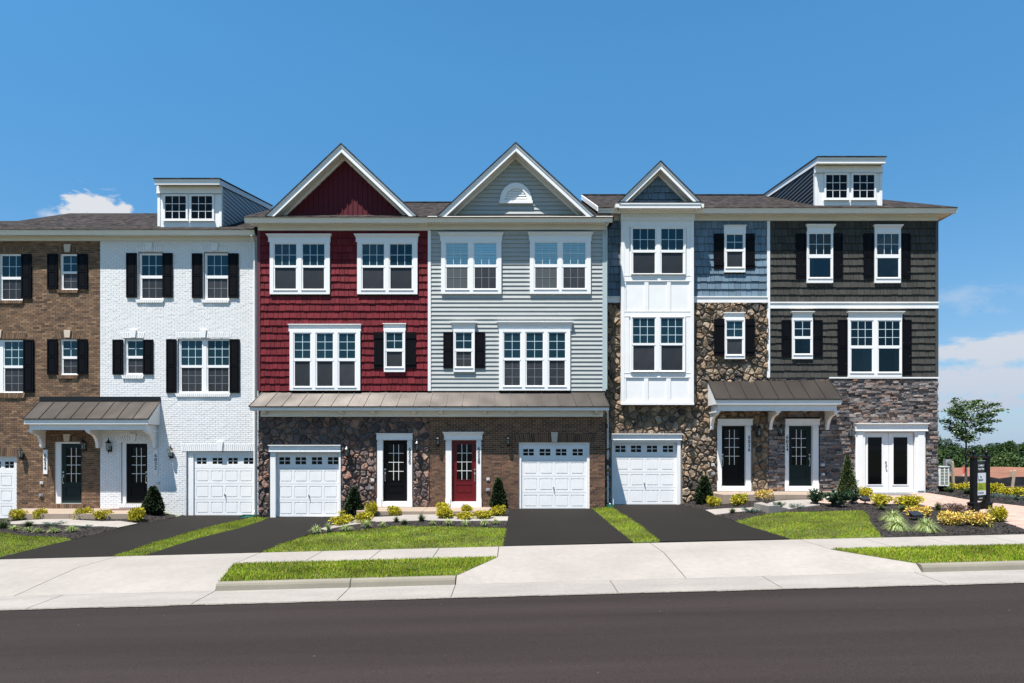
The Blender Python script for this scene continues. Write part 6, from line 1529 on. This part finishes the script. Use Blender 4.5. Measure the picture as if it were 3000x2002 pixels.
# ---------------------------------------------------------------- spotlights
def spotlight(px, py, w, top, label):
    c = gp(px, py); d = c.y+D; s = w*d/F; T = empty('ground_spotlight', tuple(c), label, 'spotlight', 'black ground spotlights'); z = c.z+.02; h = ZC-(top-HY)*d/F-z
    mb = MB(); x, y = c.x, c.y+.1
    mb.hexa([(x-s*.42, y-.10, z+h*.42), (x+s*.42, y-.10, z+h*.42), (x+s*.38, y+.14, z+h*.52), (x-s*.38, y+.14, z+h*.52), (x-s*.5, y-.06, z+h*.62), (x+s*.42, y-.06, z+h*.66), (x+s*.42, y+.16, z+h), (x-s*.5, y+.16, z+h)])
    mb.build('lamp_housing', BLACKM, T)
    mb = MB(); mb.hexa([(x-s*.52, y-.08, z+h*.64), (x+s*.44, y-.08, z+h*.68), (x+s*.44, y+.17, z+h+.004), (x-s*.52, y+.17, z+h+.004), (x-s*.52, y-.08, z+h*.68), (x+s*.44, y-.08, z+h*.72), (x+s*.44, y+.17, z+h+.03), (x-s*.52, y+.17, z+h+.03)]); mb.build('visor', mat('visor_metal', (.03, .032, .038), .35, .4), T)
    mb = MB(); mb.tube([(x, y+.03, z-.05), (x, y+.03, z+h*.5)], .022, 6); mb.tube([(x, y+.03, z), (x, y+.03, z+.02)], .07, 8); mb.build('stem', BLACKM, T)
spotlight(2541, 1481, 25, 1457, 'small black spotlight between the yellow shrubs by the double doors')
spotlight(2694, 1529, 33, 1503, 'large black spotlight above the fountain grass near the footpath')

# ---------------------------------------------------------------- post sign
c = gp(2861, 1504); T = empty('sign_post', tuple(c), 'black two post sign with white and lime green panel beside the paver path', 'sign')
c2 = gp(2890, 1499); 
P1 = Vector((c.x, c.y+.12, c.z)); dv = Vector((.36, .50, 0)); P2 = Vector(((2889.5-CX)*(P1.y+.50+D)/F, P1.y+.50, c2.z))
ang = math.atan2(P2.y-P1.y, P2.x-P1.x)
def zz(py, y): return ZC-(py-HY)*(y+D)/F
def qbox(mb, cx, cy, hw, z0, z1, ang, hw2=None):
    hw2 = hw if hw2 is None else hw2
    def ring(h, z): return [(cx+math.cos(ang+math.pi/4+k*math.pi/2)*h*1.4142, cy+math.sin(ang+math.pi/4+k*math.pi/2)*h*1.4142, z) for k in range(4)]
    mb.hexa(ring(hw, z0)+ring(hw2, z1))
for Pp, ptop, pbase in ((P1, 1337, 1471), (P2, 1338, 1470)):
    y = Pp.y; hw = .070; A_ = .14; mb = MB(); zt_ = zz(ptop, y)
    qbox(mb, Pp.x, y, hw, Pp.z, zt_, A_); zc_ = zz(pbase, y)
    qbox(mb, Pp.x, y, .112, Pp.z-.1, zc_-.055, A_); qbox(mb, Pp.x, y, .128, zc_-.055, zc_-.03, A_); qbox(mb, Pp.x, y, .128, zc_-.03, zc_+.0, A_, .08)
    qbox(mb, Pp.x, y, hw, zt_-.05, zt_, A_, .105); qbox(mb, Pp.x, y, .11, zt_, zt_+.015, A_); qbox(mb, Pp.x, y, .11, zt_+.015, zt_+.035, A_, .05)
    o = mb.build('post', SIGN_BK, T); f = MB()
    f.lathe((Pp.x, y, zt_+.03), [(.03, 0), (.022, .015), (.045, .035), (.060, .065), (.058, .10), (.040, .135), (.018, .16), (.004, .17)], 10); f.build('finial', SIGN_BK, o, smooth=True)
mid = (P1+P2)/2; u = Vector((math.cos(ang), math.sin(ang), 0)); nrm = Vector((u.y, -u.x, 0)); pw_ = (P2-P1).length-.05
ymid = mid.y
def spanel(name, za, zb_, M, off, hw=None, par=T):
    hw = pw_/2 if hw is None else hw; mb = MB(); o = nrm*off
    a, b = mid-u*hw, mid+u*hw
    mb.hexa([tuple(Vector((*(a+o)[:2], za))), tuple(Vector((*(b+o)[:2], za))), tuple(Vector((*(b-o)[:2], za))), tuple(Vector((*(a-o)[:2], za))), tuple(Vector((*(a+o)[:2], zb_))), tuple(Vector((*(b+o)[:2], zb_))), tuple(Vector((*(b-o)[:2], zb_))), tuple(Vector((*(a-o)[:2], zb_)))])
    return mb.build(name, M, par)
zz_ = lambda py: zz(py, ymid)
face = spanel('sign_panel', zz_(1466), zz_(1350), SIGN_BK, .018)
spanel('sign_edge', zz_(1351.2), zz_(1350)+.002, mat('sign_edge_grey', (.3, .33, .35), .4), .020, par=face)
spanel('white_field', zz_(1415), zz_(1386), SIGN_WH, .021, pw_*.45, face); spanel('lime_field', zz_(1437.5), zz_(1415)-.0005, SIGN_LM, .021, pw_*.45, face); spanel('white_field', zz_(1451), zz_(1437.5)-.0005, SIGN_WH, .021, pw_*.45, face)
def stext(s, size, M, py, off=.0, sx=1.):
    p = mid+nrm*.0235+u*off; text_obj(s, size, M, 'sign_lettering', face, (p.x, p.y, zz_(py)), rotz=ang, sx=sx, bold=.001, ext=.001)
stext('STANLEY', .085, SIGN_WH, 1365, .02, 1.15); stext('MARTIN', .085, SIGN_WH, 1375, .02, 1.3)
mb = MB(); p = mid-u*(pw_*.40)+nrm*.022; mb.box(p.x-.012, p.x+.012, p.y-.004, p.y+.004, zz_(1374), zz_(1366)); mb.build('logo_mark', SIGN_WH, face)
stext('The', .09, DARKTXT, 1398); stext('Sampson', .09, DARKTXT, 1406, 0, 1.1)
def sline(py, hw, M, nw):                # small print too fine to read: short strokes
    mb = MB(); o = nrm*.0225
    for k in range(nw):
        a_, b_ = -hw+2*hw*k/nw+.006, -hw+2*hw*(k+1)/nw-.006; p, q = mid+u*a_+o, mid+u*b_+o; z0_, z1_ = zz_(py+.9), zz_(py-.9)
        mb.face([(p.x, p.y, z0_), (q.x, q.y, z0_), (q.x, q.y, z1_), (p.x, p.y, z1_)])
    mb.build('small_print', M, face)
sline(1421.5, .07, DARKTXT, 1); sline(1427, .15, DARKTXT, 3); sline(1432, .19, DARKTXT, 4); sline(1460, .12, SIGN_WH, 2)
stext('571.222.4436', .075, DARKTXT, 1444.5)

# ---------------------------------------------------------------- heat pump, meter, stakes, fence, dirt
x0, x1 = X_(2748, .1), X_(2781, .1); z0, z1 = Z_(1424, .1), Z_(1368, .1)
T = empty('heat_pump', ((x0+x1)/2, .4, G(16.7, .3)), 'beige outdoor heat pump unit with a dark louvred grille beside the end house', 'heat pump')
mb = MB(); panel(mb, x0, x1, z0, z1, .1, [(x0+.10, x1-.04, z0+.05, z1-.05)], .05, thick=.8); mb.box(x0+.001, x1-.001, .16, .89, z0+.001, z1-.001); mb.box(x0-.02, x1+.02, .08, .92, z1, z1+.02); mb.build('casing', AC_W, T)
mb = MB(); mb.box(x0+.10, x1-.04, .152, .158, z0+.05, z1-.05); mb.build('grille_back', BLACKM, T)
mb = MB(); n = 11
for k in range(1, n): z = z0+.05+(z1-z0-.10)*k/n; mb.box(x0+.10, x1-.04, .09, .12, z-.010, z+.010)
mb.box((x0+x1)/2+.02, (x0+x1)/2+.045, .088, .118, z0+.05, z1-.05); mb.build('louvres', AC_W, T)
mb = MB()
for xx in (x0+.08, x1-.1): mb.box(xx, xx+.05, .15, .8, G(16.7, .3)-.1, z0-.001)
mb.tube([(x0-.03, .3, z1-.2), (x0-.05, .3, z0-.1), (x0-.03, .35, G(16.5, .35))], .025, 6); mb.build('stand', BLACKM, T)
g0 = gp(2780, 1433); yb = 1.3; x0, x1 = X_(2771, yb), X_(2788, yb)
T = empty('electric_meter', ((x0+x1)/2, yb, G((x0+x1)/2, yb)), 'grey electric meter box on a post behind the heat pump', 'electric meter')
mb = MB(); mb.box(x0, x1, yb, yb+.16, Z_(1368, yb), Z_(1346, yb)); mb.box(x0+.06, x1, yb+.02, yb+.14, Z_(1389, yb), Z_(1376, yb)); mb.box(x0+.07, x1-.02, yb+.03, yb+.10, Z_(1377, yb), Z_(1367, yb)); mb.build('meter_box', GREYM, T)
mb = MB(); mb.tube([((x0+x1)/2, yb, Z_(1356, yb)), ((x0+x1)/2, yb-.07, Z_(1356, yb))], .07, 12); mb.build('meter_dial', CHROME, T)
mb = MB(); mb.box((x0+x1)/2-.045, (x0+x1)/2+.045, yb+.161, yb+.25, G(17, yb)-.2, Z_(1350, yb)); mb.build('post', STAKE, T)
def stake(bx, by, tx, ty, w, label, M=STAKE, tip=None, Yd=None):
    c = gp(bx, by)
    if Yd is not None: c = Vector((X_(bx, Yd), Yd, Z_(by, Yd)))
    d = c.y+D; hw = w*d/F/2; tp = Vector(((tx-CX)*d/F, c.y, ZC-(ty-HY)*d/F)); mb = MB()
    mb.hexa([(c.x-hw, c.y-hw, c.z-.1), (c.x+hw, c.y-hw, c.z-.1), (c.x+hw, c.y+hw, c.z-.1), (c.x-hw, c.y+hw, c.z-.1), (tp.x-hw, tp.y-hw, tp.z-.05), (tp.x+hw, tp.y-hw, tp.z-.05), (tp.x+hw, tp.y+hw, tp.z-.05), (tp.x-hw, tp.y+hw, tp.z-.05)])
    mb.hexa([(tp.x-hw, tp.y-hw, tp.z-.0495), (tp.x+hw, tp.y-hw, tp.z-.0495), (tp.x+hw, tp.y+hw, tp.z-.0495), (tp.x-hw, tp.y+hw, tp.z-.0495), (tp.x-hw*.3, tp.y-hw*.3, tp.z), (tp.x+hw*.3, tp.y-hw*.3, tp.z), (tp.x+hw*.3, tp.y+hw*.3, tp.z), (tp.x-hw*.3, tp.y+hw*.3, tp.z)])
    o = mb.build('wooden_stake', M); tag(o, label, 'stake', 'stakes along the silt fence')
    if tip:
        q = MB(); za = c.z+(tp.z-c.z)*.35; q.box(c.x-hw-.004, c.x+hw+.004, c.y-hw-.004, c.y+hw+.004, za, tp.z+.003); q.build('painted_top', tip, o)
stake(2794, 1429, 2790, 1351, 5.5, 'tall weathered stake right beside the electric meter', Yd=4)
stake(2823, 1400, 2823, 1366, 2.6, 'thin survey stake with a pink red top in the dirt', M=mat('pale_wood', (.6, .5, .4), .8), tip=RED_PL, Yd=14)
stake(2848, 1425, 2851, 1374, 4.5, 'weathered stake just left of the sign', Yd=7.0)
stake(2961, 1404, 2962, 1378, 4, 'short weathered stake behind the leaning one', Yd=9.5)
stake(2964, 1436, 2973, 1377, 5, 'leaning weathered stake at the right edge', Yd=6.2)
# silt fence
T = empty('silt_fence', (19, 7.5, G(19, 7.5)), 'sagging black silt fence in front of the red dirt bank', 'fence')
mb = MB(); pts = []
K = 60
for k in range(K+1):
    f = k/K; x = 14.5+26*f; y = 7.6+.25*math.sin(k*.9); px = CX+x*F/(y+D)
    top = 1396+1.5*math.sin(f*19)+(5 if 2900 < px < 2960 else 0)*math.sin((px-2900)/60*3.14); pts.append((x, y, G(x, y)-.15, ZC-(top-HY)*(y+D)/F))
i0 = 0
for x, y, a, b in pts:
    for j in range(5): t = j/4; mb.v.append((x, y+.05*math.sin(x*3+j*1.7)*(1 if 0 < j < 4 else .3), a+(b-a)*t))
for k in range(K):
    for j in range(4): q = k*5+j; mb.f.append((q, q+5, q+6, q+1)); mb.m.append(0)
n0 = len(mb.v); mb.v += [(x, y+.01, z) for x, y, z in mb.v[:n0]]
for k in range(K):
    for j in range(4): q = n0+k*5+j; mb.f.append((q, q+1, q+6, q+5)); mb.m.append(0)
mb.build('fabric', SILT, T, smooth=True)
for k in (3, 9, 15, 21, 27, 33, 40, 48, 56):
    x, y, a, b = pts[k]
    if CX+x*F/(y+D) < 3010 and CX+x*F/(y+D) > 2740: continue
    q = MB(); q.box(x-.025, x+.025, y+.02, y+.07, a-.1, b+.25); q.build('fence_stake', STAKE, T)
mb = MB()
for k in range(K):
    (x, y, a, b), (x2_, y2, a2, b2) = pts[k], pts[k+1]; zr = a+(b-a)*.45; zr2 = a2+(b2-a2)*.45
    mb.hexa([(x, y-.06, zr), (x2_, y2-.06, zr2), (x2_, y2-.05, zr2), (x, y-.05, zr), (x, y-.06, zr+.012), (x2_, y2-.06, zr2+.012), (x2_, y2-.05, zr2+.012), (x, y-.05, zr+.012)])
mb.build('cord', STAKE, T)
# red dirt bank
mb = MB(); xs = [12+1.2*k for k in range(46)]; ys = [10, 11, 12, 13.5, 15, 17, 19, 22, 25, 30, 36, 44]
hp = [0, .15, .45, .7, .82, .9, .95, 1, 1, .9, .6, 0]
rr = random.Random(9)
for j, y in enumerate(ys):
    for x in xs:
        crest = ZC-(1378-HY + 3.5*math.sin(x*.55)+2*math.sin(x*1.9))*(22+D)/F
        base = G(x, y)-.1; z = base+(crest-base)*hp[j]+(rr.uniform(-.05, .05) if hp[j] else 0); mb.v.append((x, y, z))
nx = len(xs)
for j in range(len(ys)-1):
    for i in range(nx-1): mb.f.append((j*nx+i, j*nx+i+1, (j+1)*nx+i+1, (j+1)*nx+i)); mb.m.append(0)
tag(mb.build('dirt_bank', DIRT, smooth=True), kind='structure')

# ---------------------------------------------------------------- young street tree
c = gp(2829.5, 1424); c = Vector((X_(2829.5, 4.6), 4.6, G(X_(2829.5, 4.6), 4.6))); d = c.y+D
T = empty('street_tree', tuple(c), 'slim young tree with wind swept leafy crown beyond the paver path', 'tree')
k_ = d/F
def tp(px, py, dy=0.): return Vector(((px-CX)*k_, c.y+dy, ZC-(py-HY)*k_))
tr = MB(); tr.tube([(c.x, c.y, c.z-.1), tuple(tp(2830, 1380)), tuple(tp(2830, 1330)), tuple(tp(2831, 1292)), tuple(tp(2832, 1262))], [.07, .052, .045, .036, .022], 7)
lf = MB(); r = random.Random(21)
limbs = [((2831, 1300), (2812, 1285), (2803, 1268), (2800, 1240)), ((2831, 1296), (2846, 1284), (2856, 1276)), ((2831, 1275), (2834, 1240), (2838, 1200), (2842, 1172)), ((2829, 1292), (2818, 1262), (2802, 1236), (2780, 1232)),
         ((2832, 1262), (2822, 1225), (2812, 1190), (2818, 1166)), ((2832, 1268), (2856, 1245), (2880, 1235), (2914, 1233)), ((2834, 1245), (2860, 1220), (2890, 1208), (2920, 1202)), ((2835, 1235), (2862, 1200), (2890, 1188), (2922, 1184)),
         ((2833, 1272), (2860, 1262), (2880, 1258), (2896, 1262)), ((2830, 1250), (2806, 1220), (2790, 1206), (2776, 1202)), ((2834, 1225), (2852, 1190), (2868, 1178), (2884, 1172)), ((2832, 1240), (2812, 1215), (2806, 1185)), ((2833, 1240), (2875, 1222), (2914, 1216)), ((2832, 1285), (2822, 1270), (2812, 1262), (2790, 1252))]
for L_ in limbs:
    dy = r.uniform(-.5, .5); n = len(L_); pts = [tp(x, y, dy*(k/(n-1))) for k, (x, y) in enumerate(L_)]
    tr.tube([tuple(p) for p in pts], [.020-.015*k/(n-1) for k in range(n)], 5)
    for rep in range(2):
        for _ in range(170):
            t = r.uniform(.22, 1.0)*(n-1); k = min(int(t), n-2); p = pts[k].lerp(pts[k+1], t-k)
            rad = .24*(1.15-t/(n-1)*.6); off = Vector((r.gauss(0, rad), r.gauss(0, rad*1.3), r.gauss(0, rad*.50))); off *= .62; p = p+off
            dd = Vector((r.uniform(.1, 1), r.uniform(-.8, .8), r.uniform(-.35, .25))).normalized() if p.x > c.x else Vector((r.uniform(-1, .6), r.uniform(-.8, .8), r.uniform(-.35, .35))).normalized()
            leaf(lf, p, dd, r.uniform(.08, .15), r.uniform(.022, .036), r)
tr.build('trunk', BARK, T); lf.build('crown', TLEAF, T)

# ---------------------------------------------------------------- woodland edge
def wood_tree(x, y, h, w, seed, kind, label):
    r = random.Random(seed); z = G(x, y); T = empty('woodland_tree', (x, y, z), label, 'tree', 'trees of the woodland edge'); tr = MB(); lf = MB()
    tr.tube([(x, y, z-.2), (x+r.uniform(-.2, .2), y, z+h*.35), (x+r.uniform(-.4, .4), y, z+h*.7)], [.20, .14, .06], 6)
    cl = []
    for _ in range(15):
        a, f = r.uniform(0, 6.28), r.uniform(.10, .84); rr = w*.5*math.sin(math.pi*min(1, (f*.78+.16)))*r.uniform(.3, 1); q = Vector((x+math.cos(a)*rr, y+math.sin(a)*rr, z+h*f))
        cl.append((q, r.uniform(.10, .20)*w+.2)); tr.tube([(x, y, z+h*min(.65, f*.6)), tuple((Vector((x, y, z+h*f*.8))+q)/2), tuple(q)], [.06, .04, .015], 4)
    for _ in range(2000):
        q, R = r.choice(cl); d = rdir(r); p = q+Vector((d.x*R, d.y*R, d.z*R*.75))*r.uniform(.55, 1.05); p.z = max(z+.05, p.z)
        leaf(lf, p, (d+rdir(r)*.8).normalized(), r.uniform(.16, .32), r.uniform(.05, .09), r)
    tr.build('trunk', BARK, T); lf.build('crown', FLEAF2 if kind else (FLEAF, FLEAF3)[seed % 2], T)
spec = []; r = random.Random(4)
prof_px = [(2700, 1268), (2740, 1272), (2752, 1274), (2766, 1283), (2790, 1286), (2810, 1296), (2838, 1304), (2868, 1303), (2886, 1310), (2905, 1300), (2918, 1283), (2931, 1278), (2945, 1288), (2962, 1286), (2985, 1296), (3010, 1290), (3060, 1280), (3120, 1290)]
i = 0
desc = ['above the heat pump', 'behind the electric meter', 'behind the young tree', 'left of the sign', 'behind the sign', 'right of the sign', 'at the right edge']
def where(px): return desc[0] if px < 2765 else desc[1] if px < 2800 else desc[2] if px < 2838 else desc[3] if px < 2862 else desc[4] if px < 2895 else desc[5] if px < 2950 else desc[6]
seen = {}
for row, (Yr_, dpy, step) in enumerate(((78, 0, 15), (66, 22, 19), (52, 46, 26))):
    px = 2690+row*5
    while px < 3150:
        k = lerp_tab(prof_px, px); top = k+dpy+r.uniform(-7, 14); d = Yr_+D+r.uniform(-3, 3); x = (px-CX)*d/F; y = d-D; h = ZC-(top-HY)*d/F-G(x, y)
        kind = 1 if (row == 2 and 2895 < px < 2960) or (row and r.random() < .25) else 0
        rowd = ('tallest back row', 'middle row', 'low front row')[row]; w_ = where(px); key = (rowd, w_); seen[key] = seen.get(key, 0)+1
        ordn = ['', 'second ', 'third ', 'fourth ', 'fifth ', 'sixth ', 'seventh ', 'eighth ', 'ninth ', 'tenth ', 'eleventh ', 'twelfth ', 'thirteenth ', 'fourteenth ', 'fifteenth ', 'sixteenth ', 'seventeenth ', 'eighteenth ', 'nineteenth ', 'twentieth '][min(seen[key]-1, 19)]
        wood_tree(x, y, h, h*r.uniform(.40, .80), 100+i, kind, f"{ordn}{'pale' if kind else 'dark'} green woodland tree from left, {rowd}, {w_}"); i += 1; px += step*r.uniform(.8, 1.2)
mb = MB(); rr = random.Random(12)
for _ in range(26000):
    x = rr.uniform(28, 130); y = rr.uniform(46, 100); z = G(x, y)+rr.random()**1.5*1.7; leaf(mb, Vector((x, y, z)), rdir(rr), rr.uniform(.25, .5), .1, rr)
tag(mb.build('underbrush', FLEAF), 'dense green underbrush at the foot of the woodland edge', 'underbrush', kind='stuff')
